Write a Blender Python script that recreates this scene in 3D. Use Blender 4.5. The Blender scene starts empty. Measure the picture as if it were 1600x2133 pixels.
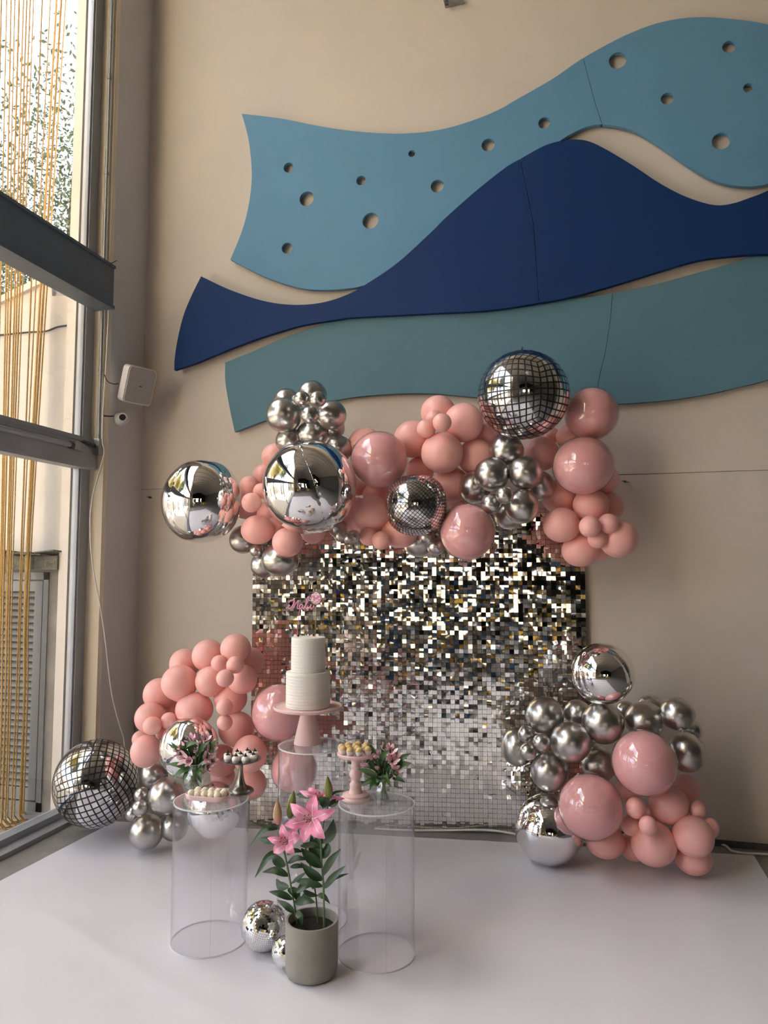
import bpy, bmesh, math, random
from math import sin, cos, pi, radians, sqrt, atan2, tan
from mathutils import Vector, Matrix, Euler, noise

random.seed(7)
S = bpy.context.scene
COL = S.collection

# ------------------------------------------------------------------ camera
F = 1500.0                       # focal length in pixels of the 1600 x 2133 frame
CAM = Vector((0.0, -4.63, 1.6))
PSI, TH = radians(14.8), radians(4.37)
FW = Vector((-sin(PSI) * cos(TH), cos(PSI) * cos(TH), sin(TH)))
RT = Vector((cos(PSI), sin(PSI), 0.0))
UP = RT.cross(FW)
cd = bpy.data.cameras.new('camera')
cam = bpy.data.objects.new('camera', cd)
COL.objects.link(cam)
cam.matrix_world = Matrix.Translation(CAM) @ Matrix((RT, UP, -FW)).transposed().to_4x4()
cd.sensor_fit = 'VERTICAL'; cd.sensor_height = 36.0
cd.lens = F / 2133.0 * 36.0
cd.clip_start = 0.05; cd.clip_end = 300
S.camera = cam

def ray(x, y): return RT * ((x - 800) / F) + UP * ((1066.5 - y) / F) + FW
def onY(x, y, Y): d = ray(x, y); return CAM + d * ((Y - CAM.y) / d.y)
def onZ(x, y, Z=0.0): d = ray(x, y); return CAM + d * ((Z - CAM.z) / d.z)
def onX(x, y, X): d = ray(x, y); return CAM + d * ((X - CAM.x) / d.x)
def depth(p): return (Vector(p) - CAM).dot(FW)
def proj(p):
    v = Vector(p) - CAM
    return (800 + F * v.dot(RT) / v.dot(FW), 1066.5 - F * v.dot(UP) / v.dot(FW))

# ------------------------------------------------------------------ world, light, exposure
W = bpy.data.worlds.new('sky'); S.world = W; W.use_nodes = True
wn = W.node_tree.nodes; wl = W.node_tree.links
bg = wn['Background']
sky = wn.new('ShaderNodeTexSky'); sky.sky_type = 'NISHITA'; sky.sun_disc = False
sky.sun_elevation = radians(58); sky.sun_rotation = radians(285); sky.air_density = 1.0; sky.dust_density = 3.0
wmix = wn.new('ShaderNodeMix'); wmix.data_type = 'RGBA'; wmix.inputs[0].default_value = 0.35
wmix.inputs[7].default_value = (6.9, 7.4, 8.6, 1)
wl.new(sky.outputs[0], wmix.inputs[6]); wl.new(wmix.outputs[2], bg.inputs[0])
bg.inputs[1].default_value = 0.30
S.view_settings.view_transform = 'Standard'
S.view_settings.look = 'None'
S.view_settings.gamma = 1.0
S.view_settings.use_curve_mapping = False
S.view_settings.exposure = 1.82
S.cycles.max_bounces = 14; S.cycles.transparent_max_bounces = 24
S.cycles.diffuse_bounces = 6; S.cycles.glossy_bounces = 6; S.cycles.transmission_bounces = 10
S.cycles.sample_clamp_indirect = 6.0
S.cycles.use_denoising = True
sl = bpy.data.lights.new('sun', 'SUN'); sl.energy = 19.0; sl.angle = radians(3); sl.color = (1.0, 0.92, 0.80)
so = bpy.data.objects.new('sun', sl); COL.objects.link(so); so.rotation_euler = (radians(-40), 0, radians(-8))
def portal(name, loc, rot, sx, sy):
    l = bpy.data.lights.new(name, 'AREA'); l.shape = 'RECTANGLE'; l.size = sx; l.size_y = sy
    l.cycles.is_portal = True
    o = bpy.data.objects.new(name, l); COL.objects.link(o); o.location = loc; o.rotation_euler = rot
portal('window_portal', (-3.30, -3.8, 3.6), (radians(90), 0, radians(-90)), 6.5, 7.2)
portal('far_opening_portal', (4.5, -23.3, 1.8), (radians(90), 0, radians(0)), 14.0, 3.7)

# ------------------------------------------------------------------ helpers
MATS = {}
def mat(name, col, rough=0.5, metal=0.0, noise_amt=0.0, noise_scale=8.0, bump=0.0, bump_scale=60.0, coat=0.0,
        sss=0.0, spec=0.5, col2=None, sheen=0.0):
    m = bpy.data.materials.new(name); m.use_nodes = True; MATS[name] = m
    n = m.node_tree.nodes; l = m.node_tree.links; p = n['Principled BSDF']
    p.inputs['Base Color'].default_value = (*col, 1); p.inputs['Roughness'].default_value = rough
    p.inputs['Metallic'].default_value = metal; p.inputs['Specular IOR Level'].default_value = spec
    if coat: p.inputs['Coat Weight'].default_value = coat; p.inputs['Coat Roughness'].default_value = 0.02
    if sss:
        p.inputs['Subsurface Weight'].default_value = sss; p.inputs['Subsurface Radius'].default_value = (1, .45, .35)
        p.inputs['Subsurface Scale'].default_value = 0.03
    tc = n.new('ShaderNodeTexCoord')
    if noise_amt or col2:
        t = n.new('ShaderNodeTexNoise'); t.inputs['Scale'].default_value = noise_scale; t.inputs['Detail'].default_value = 6
        t.inputs['Roughness'].default_value = 0.65
        l.new(tc.outputs['Object'], t.inputs['Vector'])
        r = n.new('ShaderNodeValToRGB'); l.new(t.outputs[0], r.inputs[0])
        a = noise_amt
        c2 = col2 or tuple(min(1, c * (1 - a)) for c in col)
        r.color_ramp.elements[0].position = 0.35; r.color_ramp.elements[0].color = (*c2, 1)
        r.color_ramp.elements[1].position = 0.65; r.color_ramp.elements[1].color = (*col, 1)
        l.new(r.outputs[0], p.inputs['Base Color'])
    if bump:
        t2 = n.new('ShaderNodeTexNoise'); t2.inputs['Scale'].default_value = bump_scale; t2.inputs['Detail'].default_value = 5
        l.new(tc.outputs['Object'], t2.inputs['Vector'])
        b = n.new('ShaderNodeBump'); b.inputs['Strength'].default_value = bump; b.inputs['Distance'].default_value = 0.01
        l.new(t2.outputs[0], b.inputs['Height']); l.new(b.outputs[0], p.inputs['Normal'])
    return m

def clear_mat(name, tint=(1, 1, 1), body=0.0, bodycol=(0.9, 0.9, 0.92), refl=1.0, rough=0.02, ior=1.45):
    """thin clear sheet: see-through with fresnel reflections and an optional faint milky body"""
    m = bpy.data.materials.new(name); m.use_nodes = True; MATS[name] = m
    n = m.node_tree.nodes; l = m.node_tree.links; n.clear()
    out = n.new('ShaderNodeOutputMaterial'); tr = n.new('ShaderNodeBsdfTransparent'); tr.inputs[0].default_value = (*tint, 1)
    gl = n.new('ShaderNodeBsdfGlossy'); gl.inputs['Roughness'].default_value = rough
    df = n.new('ShaderNodeBsdfDiffuse'); df.inputs[0].default_value = (*bodycol, 1)
    f0 = ((ior - 1) / (ior + 1)) ** 2                       # Schlick: f0 + (1 - f0) * (1 - cos)^5, the same on both sides of the sheet
    lw_ = n.new('ShaderNodeLayerWeight'); lw_.inputs[0].default_value = 0.5
    pw = n.new('ShaderNodeMath'); pw.operation = 'POWER'; pw.inputs[1].default_value = 5.0; l.new(lw_.outputs['Facing'], pw.inputs[0])
    mu = n.new('ShaderNodeMath'); mu.operation = 'MULTIPLY_ADD'; mu.inputs[1].default_value = (1 - f0) * min(1, refl); mu.inputs[2].default_value = f0 * refl; mu.use_clamp = True
    l.new(pw.outputs[0], mu.inputs[0])
    a = n.new('ShaderNodeMixShader'); a.inputs[0].default_value = body
    l.new(tr.outputs[0], a.inputs[1]); l.new(df.outputs[0], a.inputs[2])
    b = n.new('ShaderNodeMixShader'); l.new(mu.outputs[0], b.inputs[0]); l.new(a.outputs[0], b.inputs[1]); l.new(gl.outputs[0], b.inputs[2])
    l.new(b.outputs[0], out.inputs[0])
    return m

class MB:
    def __init__(s): s.v = []; s.f = []; s.mi = []; s.uv = []
    def add(s, vs, fs, mi=0):
        o = len(s.v); s.v += [tuple(v) for v in vs]
        for f in fs: s.f.append(tuple(i + o for i in f)); s.mi.append(mi)
        return s
    def box(s, x0, x1, y0, y1, z0, z1, mi=0, M=None):
        vs = [Vector((x, y, z)) for x in (x0, x1) for y in (y0, y1) for z in (z0, z1)]
        if M: vs = [M @ v for v in vs]
        return s.add(vs, [(0, 1, 3, 2), (4, 6, 7, 5), (0, 4, 5, 1), (2, 3, 7, 6), (0, 2, 6, 4), (1, 5, 7, 3)], mi)
    def tube(s, pts, r, n=8, mi=0, caps=True, flat=None):
        pts = [Vector(p) for p in pts]; rs = r if isinstance(r, (list, tuple)) else [r] * len(pts)
        vs = []; fs = []; prev = None
        for i, p in enumerate(pts):
            t = (pts[min(i + 1, len(pts) - 1)] - pts[max(i - 1, 0)]).normalized()
            if prev is None:
                a = Vector((0, 0, 1)) if abs(t.z) < 0.9 else Vector((1, 0, 0))
                prev = t.cross(a).normalized()
            u = (prev - t * prev.dot(t)).normalized(); w = t.cross(u); prev = u
            for k in range(n):
                an = 2 * pi * k / n; q = u * cos(an) * rs[i] + w * sin(an) * rs[i]
                if flat: q = Vector((q.x, q.y * flat, q.z))
                vs.append(p + q)
        for i in range(len(pts) - 1):
            for k in range(n):
                a = i * n + k; b = i * n + (k + 1) % n
                fs.append((a, b, b + n, a + n))
        if caps: fs.append(tuple(range(n))[::-1]); fs.append(tuple((len(pts) - 1) * n + k for k in range(n)))
        return s.add(vs, fs, mi)
    def lathe(s, prof, n=32, mi=0, cx=0, cy=0, wob=None):
        vs = []; fs = []
        for (r, z) in prof:
            for k in range(n):
                a = 2 * pi * k / n; rr = r * (1 + (wob(a, z) if wob else 0))
                vs.append((cx + rr * cos(a), cy + rr * sin(a), z))
        for i in range(len(prof) - 1):
            for k in range(n):
                a = i * n + k; b = i * n + (k + 1) % n
                fs.append((a, b, b + n, a + n))
        if prof[0][0] > 1e-5 and getattr(s, 'cap', True): pass
        return s.add(vs, fs, mi)
    def sphere(s, c, r, nu=16, nv=10, mi=0, sc=(1, 1, 1), fn=None):
        vs = [Vector((0, 0, 1))]; fs = []
        for j in range(1, nv):
            t = pi * j / nv
            for i in range(nu):
                a = 2 * pi * i / nu; vs.append(Vector((sin(t) * cos(a), sin(t) * sin(a), cos(t))))
        vs.append(Vector((0, 0, -1)))
        if fn: vs = [v * fn(v) for v in vs]
        vs = [Vector(c) + Vector((v.x * r * sc[0], v.y * r * sc[1], v.z * r * sc[2])) for v in vs]
        for i in range(nu): fs.append((0, 1 + i, 1 + (i + 1) % nu))
        for j in range(nv - 2):
            for i in range(nu):
                a = 1 + j * nu + i; b = 1 + j * nu + (i + 1) % nu
                fs.append((a, a + nu, b + nu, b))
        e = len(vs) - 1; o = 1 + (nv - 2) * nu
        for i in range(nu): fs.append((e, o + (i + 1) % nu, o + i))
        return s.add(vs, fs, mi)
    def mesh(s, name, mats, smooth=True, angle=None):
        me = bpy.data.meshes.new(name); me.from_pydata(s.v, [], s.f)
        for m in (mats if isinstance(mats, (list, tuple)) else [mats]): me.materials.append(m)
        me.polygons.foreach_set('material_index', s.mi)
        if smooth:
            me.shade_smooth()
            if angle is not None: me.set_sharp_from_angle(angle=radians(angle))
        me.update(); return me
    def build(s, name, mats, parent=None, smooth=True, angle=35, loc=None):
        return link(name, s.mesh(name, mats, smooth, angle), parent, loc)

def link(name, data, parent=None, loc=None, rot=None, scale=None):
    o = bpy.data.objects.new(name, data); COL.objects.link(o)
    if parent: o.parent = parent
    if loc is not None: o.location = loc
    if rot is not None: o.rotation_euler = rot
    if scale is not None: o.scale = scale
    return o
def tag(o, label=None, cat=None, group=None, kind=None):
    if label: o['label'] = label
    if cat: o['category'] = cat
    if group: o['group'] = group
    if kind: o['kind'] = kind
    return o
def thing(name, loc, label, cat, group=None, rz=0):
    o = bpy.data.objects.new(name, None); COL.objects.link(o); o.location = loc; o.rotation_euler = (0, 0, rz)
    o.empty_display_size = 0.05
    return tag(o, label, cat, group)
def struct(o): o['kind'] = 'structure'; return o
def dup(o, parent=None, loc=None, rot=None, label=None):
    c = o.copy(); COL.objects.link(c)
    if parent: c.parent = parent
    if loc is not None: c.location = loc
    if rot is not None: c.rotation_euler = rot
    if label: c['label'] = label
    for ch in o.children: dup(ch, c)
    return c
def smooth_path(pts, n=8, closed=False):
    pts = [Vector(p) for p in pts]; out = []
    m = len(pts)
    for i in range(m if closed else m - 1):
        p1 = pts[i]; p2 = pts[(i + 1) % m]
        p0 = pts[(i - 1) % m] if (closed or i > 0) else p1 * 2 - p2
        p3 = pts[(i + 2) % m] if (closed or i + 2 < m) else p2 * 2 - p1
        for k in range(n):
            t = k / n
            out.append(0.5 * ((2 * p1) + (p2 - p0) * t + (2 * p0 - 5 * p1 + 4 * p2 - p3) * t * t + (3 * p1 - p0 - 3 * p2 + p3) * t ** 3))
    if not closed: out.append(pts[-1])
    return out

# ------------------------------------------------------------------ materials
mat('wall_paint', (0.60, 0.525, 0.445), 0.75, noise_amt=0.05, noise_scale=1.4, bump=0.12, bump_scale=35)
mat('pier_paint', (0.66, 0.645, 0.655), 0.7, noise_amt=0.06, noise_scale=2.0, bump=0.1, bump_scale=30)
mat('cream_paint', (0.72, 0.62, 0.47), 0.6, noise_amt=0.05, noise_scale=3, bump=0.08, bump_scale=30)
mat('frame_metal', (0.35, 0.365, 0.39), 0.45, 0.2, noise_amt=0.12, noise_scale=4)
mat('beam_paint', (0.12, 0.145, 0.18), 0.5, 0.1, noise_amt=0.2, noise_scale=3)
mat('concrete', (0.24, 0.225, 0.205), 0.8, noise_amt=0.3, noise_scale=5, bump=0.3, bump_scale=40)
mat('hall_floor', (0.24, 0.23, 0.22), 0.4, noise_amt=0.25, noise_scale=2, bump=0.1, bump_scale=30)
mat('dark_base', (0.09, 0.08, 0.07), 0.7, noise_amt=0.3, noise_scale=10)
mat('ceiling_metal', (0.60, 0.57, 0.52), 0.5, 0.0, noise_amt=0.08, noise_scale=1)
mat('hall_paint', (0.16, 0.155, 0.15), 0.8, noise_amt=0.1, noise_scale=1)
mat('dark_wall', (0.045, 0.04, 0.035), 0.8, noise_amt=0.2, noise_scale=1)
mat('outer_wall', (0.56, 0.52, 0.48), 0.85, noise_amt=0.10, noise_scale=2.5, bump=0.25, bump_scale=25)
mat('outer_ground', (0.46, 0.40, 0.32), 0.9, noise_amt=0.35, noise_scale=14, bump=0.5, bump_scale=80)
mat('lintel', (0.14, 0.13, 0.10), 0.9, noise_amt=0.5, noise_scale=20, bump=0.6, bump_scale=60)
mat('louver_paint', (0.19, 0.19, 0.185), 0.55, noise_amt=0.15, noise_scale=6)
mat('foil_mirror', (0.86, 0.85, 0.85), 0.025, 1.0, bump=0.02, bump_scale=7)
mat('sequin_mirror', (0.86, 0.83, 0.77), 0.05, 1.0)
mat('mirror_tile', (0.90, 0.90, 0.88), 0.03, 1.0)
mat('silver_latex', (0.54, 0.52, 0.495), 0.29, 1.0)
mat('pink_latex', (0.89, 0.465, 0.415), 0.36, 0.0, sss=0.12, spec=0.45)
mat('pink_inner', (0.84, 0.43, 0.42), 0.42, 0.0, sss=0.08, spec=0.3)
clear_mat('clear_bubble', (0.99, 0.97, 0.97), 0.03, (0.95, 0.85, 0.85), 2.4, 0.012, 1.5)
clear_mat('window_glass', (0.97, 0.98, 0.98), 0.0, refl=1.0, rough=0.0, ior=1.5)
clear_mat('acrylic', (0.985, 0.985, 0.99), 0.022, (0.92, 0.92, 0.95), 1.2, 0.03, 1.5)
clear_mat('acrylic_top', (0.95, 0.95, 0.96), 0.10, (0.92, 0.92, 0.95), 1.5, 0.03, 1.5)
clear_mat('acrylic_edge', (0.90, 0.90, 0.92), 0.6, (0.92, 0.92, 0.94), 1.5, 0.08, 1.6)
clear_mat('vase_glass', (0.95, 0.97, 0.96), 0.03, (0.9, 0.93, 0.9), 2.2, 0.02, 1.5)
mat('sheet_vinyl', (0.66, 0.645, 0.68), 0.42, noise_amt=0.03, noise_scale=1.2, bump=0.5, bump_scale=3.4)
mat('black_line', (0.012, 0.012, 0.013), 0.4)
mat('panel_back', (0.05, 0.05, 0.05), 0.6)
mat('board_light_blue', (0.115, 0.265, 0.40), 0.6, spec=0.25, noise_amt=0.05, noise_scale=3, bump=0.03, bump_scale=60)
mat('board_navy', (0.009, 0.034, 0.125), 0.6, spec=0.15, noise_amt=0.06, noise_scale=3, bump=0.03, bump_scale=60)
mat('board_teal', (0.095, 0.195, 0.245), 0.65, spec=0.25, noise_amt=0.05, noise_scale=3, bump=0.03, bump_scale=60)
mat('white_plastic', (0.72, 0.69, 0.66), 0.45)
mat('speaker_grille', (0.45, 0.42, 0.41), 0.6, bump=0.5, bump_scale=600)
mat('black_plastic', (0.012, 0.012, 0.02), 0.3)
mat('galvanised', (0.36, 0.37, 0.37), 0.45, 0.7, noise_amt=0.2, noise_scale=30)
mat('old_steel', (0.13, 0.12, 0.11), 0.6, 0.6, noise_amt=0.4, noise_scale=60)
mat('cable_white', (0.70, 0.66, 0.60), 0.5)
mat('cable_black', (0.01, 0.01, 0.01), 0.4)
mat('gold_rope', (0.62, 0.36, 0.075), 0.6, bump=1.0, bump_scale=220, noise_amt=0.35, noise_scale=90)
mat('pink_stand', (0.72, 0.50, 0.47), 0.35, spec=0.4)
mat('pewter', (0.30, 0.28, 0.25), 0.28, 0.95, noise_amt=0.15, noise_scale=30)
mat('cream_icing', (0.74, 0.71, 0.64), 0.55, sss=0.15, noise_amt=0.03, noise_scale=30, bump=0.12, bump_scale=120)
mat('coconut', (0.95, 0.86, 0.66), 0.9, noise_amt=0.15, noise_scale=200, bump=0.4, bump_scale=350)
mat('caramel', (0.66, 0.46, 0.20), 0.5, noise_amt=0.15, noise_scale=60)
mat('paper_cup', (0.78, 0.74, 0.72), 0.6)
mat('meringue', (0.82, 0.78, 0.72), 0.5)
mat('chocolate', (0.035, 0.015, 0.01), 0.4)
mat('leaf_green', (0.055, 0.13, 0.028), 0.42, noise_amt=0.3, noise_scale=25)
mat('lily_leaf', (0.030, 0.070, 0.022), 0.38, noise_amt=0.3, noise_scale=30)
mat('stem_green', (0.10, 0.16, 0.05), 0.5)
mat('petal_pink', (0.74, 0.17, 0.32), 0.5, col2=(0.80, 0.36, 0.48), noise_scale=24, sss=0.1)
mat('alstro_pink', (0.86, 0.40, 0.52), 0.5, col2=(0.92, 0.66, 0.70), noise_scale=70, sss=0.1)
mat('bud_pink', (0.62, 0.22, 0.26), 0.5, col2=(0.40, 0.36, 0.12), noise_scale=14)
mat('bud_green', (0.23, 0.25, 0.05), 0.5, noise_amt=0.3, noise_scale=30)
mat('anther', (0.10, 0.025, 0.012), 0.8)
mat('petal_pale', (0.93, 0.76, 0.78), 0.5)
mat('pot_cement', (0.285, 0.265, 0.225), 0.75, noise_amt=0.14, noise_scale=7, bump=0.15, bump_scale=50)
mat('soil', (0.018, 0.012, 0.008), 1.0, bump=1.0, bump_scale=150)
mat('topper_pink', (0.72, 0.26, 0.38), 0.5)
mat('topper_dark', (0.16, 0.05, 0.09), 0.5)
mat('gold_stick', (0.55, 0.38, 0.12), 0.35, 0.6)
mat('bark', (0.12, 0.085, 0.06), 0.9, noise_amt=0.4, noise_scale=12)
mat('tree_leaves', (0.07, 0.10, 0.045), 0.6, noise_amt=0.4, noise_scale=3)
mat('tree_leaves_yellow', (0.42, 0.36, 0.06), 0.6, noise_amt=0.4, noise_scale=3)
mat('yellow_wood', (0.90, 0.52, 0.03), 0.5)
mat('blue_paint', (0.05, 0.25, 0.60), 0.5)
mat('white_print', (0.9, 0.9, 0.9), 0.35)

def grid_foil(name, nx, lw, ring=0.0, base=(0.84, 0.83, 0.83), line=(0.01, 0.01, 0.011)):
    """mirror foil printed with a black grid, laid out in the balloon's own UV coordinates"""
    m = bpy.data.materials.new(name); m.use_nodes = True; MATS[name] = m
    n = m.node_tree.nodes; l = m.node_tree.links; p = n['Principled BSDF']
    uv = n.new('ShaderNodeUVMap'); uv.uv_map = 'grid'
    mp = n.new('ShaderNodeVectorMath'); mp.operation = 'MULTIPLY'; mp.inputs[1].default_value = (nx, nx, 1)
    fr = n.new('ShaderNodeVectorMath'); fr.operation = 'FRACTION'
    sb = n.new('ShaderNodeVectorMath'); sb.operation = 'SUBTRACT'; sb.inputs[1].default_value = (.5, .5, 0)
    ab = n.new('ShaderNodeVectorMath'); ab.operation = 'ABSOLUTE'
    sx = n.new('ShaderNodeSeparateXYZ'); mx = n.new('ShaderNodeMath'); mx.operation = 'MAXIMUM'
    gt = n.new('ShaderNodeMath'); gt.operation = 'GREATER_THAN'; gt.inputs[1].default_value = 0.5 - lw
    l.new(uv.outputs[0], mp.inputs[0]); l.new(mp.outputs[0], fr.inputs[0]); l.new(fr.outputs[0], sb.inputs[0]); l.new(sb.outputs[0], ab.inputs[0])
    l.new(ab.outputs[0], sx.inputs[0]); l.new(sx.outputs[0], mx.inputs[0]); l.new(sx.outputs[1], mx.inputs[1]); l.new(mx.outputs[0], gt.inputs[0])
    # every square catches the light a little differently: per-cell tint
    fl = n.new('ShaderNodeVectorMath'); fl.operation = 'FLOOR'; l.new(mp.outputs[0], fl.inputs[0])
    wn_ = n.new('ShaderNodeTexWhiteNoise'); wn_.noise_dimensions = '3D'; l.new(fl.outputs[0], wn_.inputs['Vector'])
    mr = n.new('ShaderNodeMapRange'); mr.inputs[3].default_value = 0.72; mr.inputs[4].default_value = 1.0; l.new(wn_.outputs[0], mr.inputs[0])
    cm = n.new('ShaderNodeMix'); cm.data_type = 'RGBA'; cm.blend_type = 'MULTIPLY'; cm.inputs[0].default_value = 1
    cm.inputs[6].default_value = (*base, 1); l.new(mr.outputs[0], cm.inputs[7])
    m2 = n.new('ShaderNodeMix'); m2.data_type = 'RGBA'; l.new(gt.outputs[0], m2.inputs[0]); l.new(cm.outputs[2], m2.inputs[6]); m2.inputs[7].default_value = (*line, 1)
    l.new(m2.outputs[2], p.inputs['Base Color'])
    iv = n.new('ShaderNodeMath'); iv.operation = 'SUBTRACT'; iv.inputs[0].default_value = 1; l.new(gt.outputs[0], iv.inputs[1]); l.new(iv.outputs[0], p.inputs['Metallic'])
    rr = n.new('ShaderNodeMapRange'); rr.inputs[3].default_value = 0.07; rr.inputs[4].default_value = 0.4; l.new(gt.outputs[0], rr.inputs[0]); l.new(rr.outputs[0], p.inputs['Roughness'])
    return m
mat('bounce_facade', (0.84, 0.72, 0.54), 0.8, noise_amt=0.1, noise_scale=0.35)  # for the added reflector wall that warms the back wall at upper left
mat('warm_facade', (0.22, 0.18, 0.12), 0.8, noise_amt=0.5, noise_scale=0.35)
grid_foil('disco_foil', 10.0, 0.11)
grid_foil('disco_foil_fine', 14.0, 0.10)
# ------------------------------------------------------------------ the setting
M_ = MATS
struct(MB().box(-3.3, 12, 0, 0.25, -0.1, 10).build('wall_back', M_['wall_paint'], smooth=False))
struct(MB().box(-3.06, 12, -23, 0.0, -0.12, 0.0).build('floor', M_['hall_floor'], smooth=False))
struct(MB().box(-3.06, -2.6, -9, -0.02, 0.0, 0.003).build('floor_edge', M_['concrete'], smooth=False))
struct(MB().box(-3.06, 12, -0.012, 0.0, 0, 0.035).build('baseboard_back', M_['dark_base'], smooth=False))
# horizontal plaster joint across the back wall, above the shimmer panel
j0, j1 = onY(306, 1036, 0), onY(1600, 968, 0)
zj = (j0.z * 0.35 + j1.z * 0.65)
jt = MB(); pts = [Vector((-3.07 + i * 0.25, -0.001, zj + 0.004 * noise.noise(Vector((i * .9, 0, 0))))) for i in range(40)]
jt.tube(pts, 0.0012, 4); struct(jt.build('trim_1', M_['dark_base']))
# pier in the corner
struct(MB().box(-3.26, -3.07, -0.40, 0, -0.1, 10).build('wall_left', M_['pier_paint'], smooth=False))
pz = MB(); a, b, c_, d_ = (-3.07, -0.398), (-3.082, -0.425), (-3.19, -0.435), (-3.26, -0.435)
vs = []
for z in (-0.1, 10):
    for q in (a, b, c_, d_, (-3.26, -0.398)): vs.append((*q, z))
pz.add(vs, [(0, 1, 6, 5), (1, 2, 7, 6), (2, 3, 8, 7), (3, 4, 9, 8), (4, 0, 5, 9), (4, 3, 2, 1, 0), (5, 6, 7, 8, 9)])
struct(pz.build('trim_2', M_['cream_paint'], smooth=False))
# ceiling: shallow metal vault over the hall with ribs
ce = MB(); N = 24
def cz(x): t = (x + 3.4) / 15.4; return 7.2 + 2.2 * sin(pi * min(1, max(0, t)))
vs = []
for y in (0.2, -23.2):
    for i in range(N + 1): x = -3.4 + 15.4 * i / N; vs.append((x, y, cz(x)))
    for i in range(N + 1): x = -3.4 + 15.4 * i / N; vs.append((x, y, cz(x) + 0.12))
fs = []
K = 2 * (N + 1)
for i in range(N): fs.append((i, i + 1, K + i + 1, K + i)); fs.append((N + 1 + i, K + N + 1 + i, K + N + 2 + i, N + 2 + i))
ce.add(vs, fs); ceil = struct(ce.build('ceiling', M_['ceiling_metal']))
for k in range(15):
    rb = MB(); y = -0.9 - k * 1.5
    rb.tube([(-3.3 + 15.2 * i / 20, y, cz(-3.3 + 15.2 * i / 20) - 0.12) for i in range(21)], 0.07, 4)
    rb.build('ceiling_rib', M_['frame_metal'], ceil)
struct(MB().box(12, 12.2, -23, 0.2, -0.1, 9).build('wall_right', M_['hall_paint'], smooth=False))
# far wall behind the camera, with tall glazed openings that let daylight in
fw_ = MB()
fw_.box(-3.4, 12, -23.2, -23, 3.6, 9.6)
openings = [(-2.4, -0.6), (0.6, 3.4), (5.6, 6.8)]
xs = -3.4
for (x0, x1) in openings: fw_.box(xs, x0, -23.2, -23, -0.1, 3.6); xs = x1
fw_.box(xs, 12, -23.2, -23, -0.1, 3.6)
struct(fw_.build('wall_front', M_['dark_wall'], smooth=False))
for k, (x0, x1) in enumerate(openings):
    w = MB(); w.box(x0, x1, -23.14, -23.08, 2.4, 2.5)
    for t in (0, .5, 1): xx = x0 + (x1 - x0) * t; w.box(xx - .05, xx + .05, -23.15, -23.05, 0, 3.6)
    wo = struct(w.build('window_%d' % (k + 2), M_['frame_metal'], smooth=False))
# steel beam crossing the window wall
bm_ = MB()
zb0, zb1 = 3.36, 3.62
bm_.box(-3.07, -2.985, -9.4, -0.505, zb0, zb1)
bm_.box(-3.13, -2.975, -9.4, -0.50, zb0 - 0.022, zb0)
bm_.box(-3.13, -2.975, -9.4, -0.50, zb1, zb1 + 0.018)
struct(bm_.build('trim_3', M_['beam_paint'], smooth=False))
# glazed left wall: posts, rail, sill, panes
win = bpy.data.objects.new('window_1', None); COL.objects.link(win); win['kind'] = 'structure'
YP = [-0.436, -2.75, -4.9, -7.05]
for k, y in enumerate(YP):
    p = MB(); p.box(-3.225, -3.18, y - 0.085, y, 0, 7.6); p.box(-3.235, -3.19, y - 0.10, y - 0.085, 0, 7.6)
    p.build('window_post', M_['frame_metal'], win, smooth=False)
r = MB(); r.box(-3.225, -3.125, -7.15, -0.438, 2.255, 2.46); r.box(-3.23, -3.120, -7.15, -0.438, 2.43, 2.438); r.box(-3.23, -3.118, -7.15, -0.438, 2.285, 2.295)
r.build('window_rail', M_['frame_metal'], win, smooth=False)
s_ = MB(); s_.box(-3.23, -3.14, -7.15, -0.438, -0.02, 0.07); s_.box(-3.20, -3.055, -7.15, -0.438, -0.02, 0.03)
s_.build('window_sill', M_['frame_metal'], win, smooth=False)
MB().box(-3.23, -3.17, -7.15, -0.438, 7.2, 7.6).build('window_head', M_['frame_metal'], win, smooth=False)
for k in range(3):
    for (z0, z1) in ((0.07, 2.255), (2.46, 7.2)):
        MB().box(-3.216, -3.211, YP[k + 1] + .002, YP[k] - 0.12, z0, z1).build('window_pane', M_['window_glass'], win, smooth=False)
wl = MB(); wl.box(-3.45, -3.07, -23, -7.15, -0.1, 9)
struct(wl.build('wall_left', M_['cream_paint'], smooth=False))

# ------------------------------------------------------------------ outside
struct(MB().box(-40, -3.20, -26, 14, -0.25, -0.06).build('ground', M_['outer_ground'], smooth=False))
struct(MB().box(-40, 20, -60, -23.3, -0.25, -0.06).build('ground', M_['outer_ground'], smooth=False))
struct(MB().box(-14, 22, -40.4, -40, -.2, 4.5).build('wall_street', M_['warm_facade'], smooth=False))
struct(MB().box(-6.3, -3.46, -9.6, -9.2, 3.2, 14).build('wall_bounce', M_['bounce_facade'], smooth=False))  # unseen wall added in the yard, bounces sun onto the back wall
struct(MB().box(-6.3, -3.46, -9.6, -9.2, -.2, 3.2).build('wall_bounce', M_['dark_wall'], smooth=False))  # dark foot of the added wall, keeps its bounce off the lower left
YW = -0.42
p0, p1 = onY(0, 636, YW), onY(150, 566, YW)
sl_ = (p1.z - p0.z) / (p1.x - p0.x)
def top(x): return p0.z + sl_ * (x - p0.x)
ow = MB(); vs = []
for y in (YW, YW + 0.25): vs += [(-6.0, y, -0.2), (-3.34, y, -0.2), (-3.34, y, top(-3.34)), (-6.0, y, top(-6.0))]
ow.add(vs, [(0, 1, 2, 3), (7, 6, 5, 4), (0, 4, 5, 1), (3, 2, 6, 7), (1, 5, 6, 2), (0, 3, 7, 4)])
outer = struct(ow.build('wall_outside', M_['outer_wall'], smooth=False))
cp = MB(); vs = []
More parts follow.
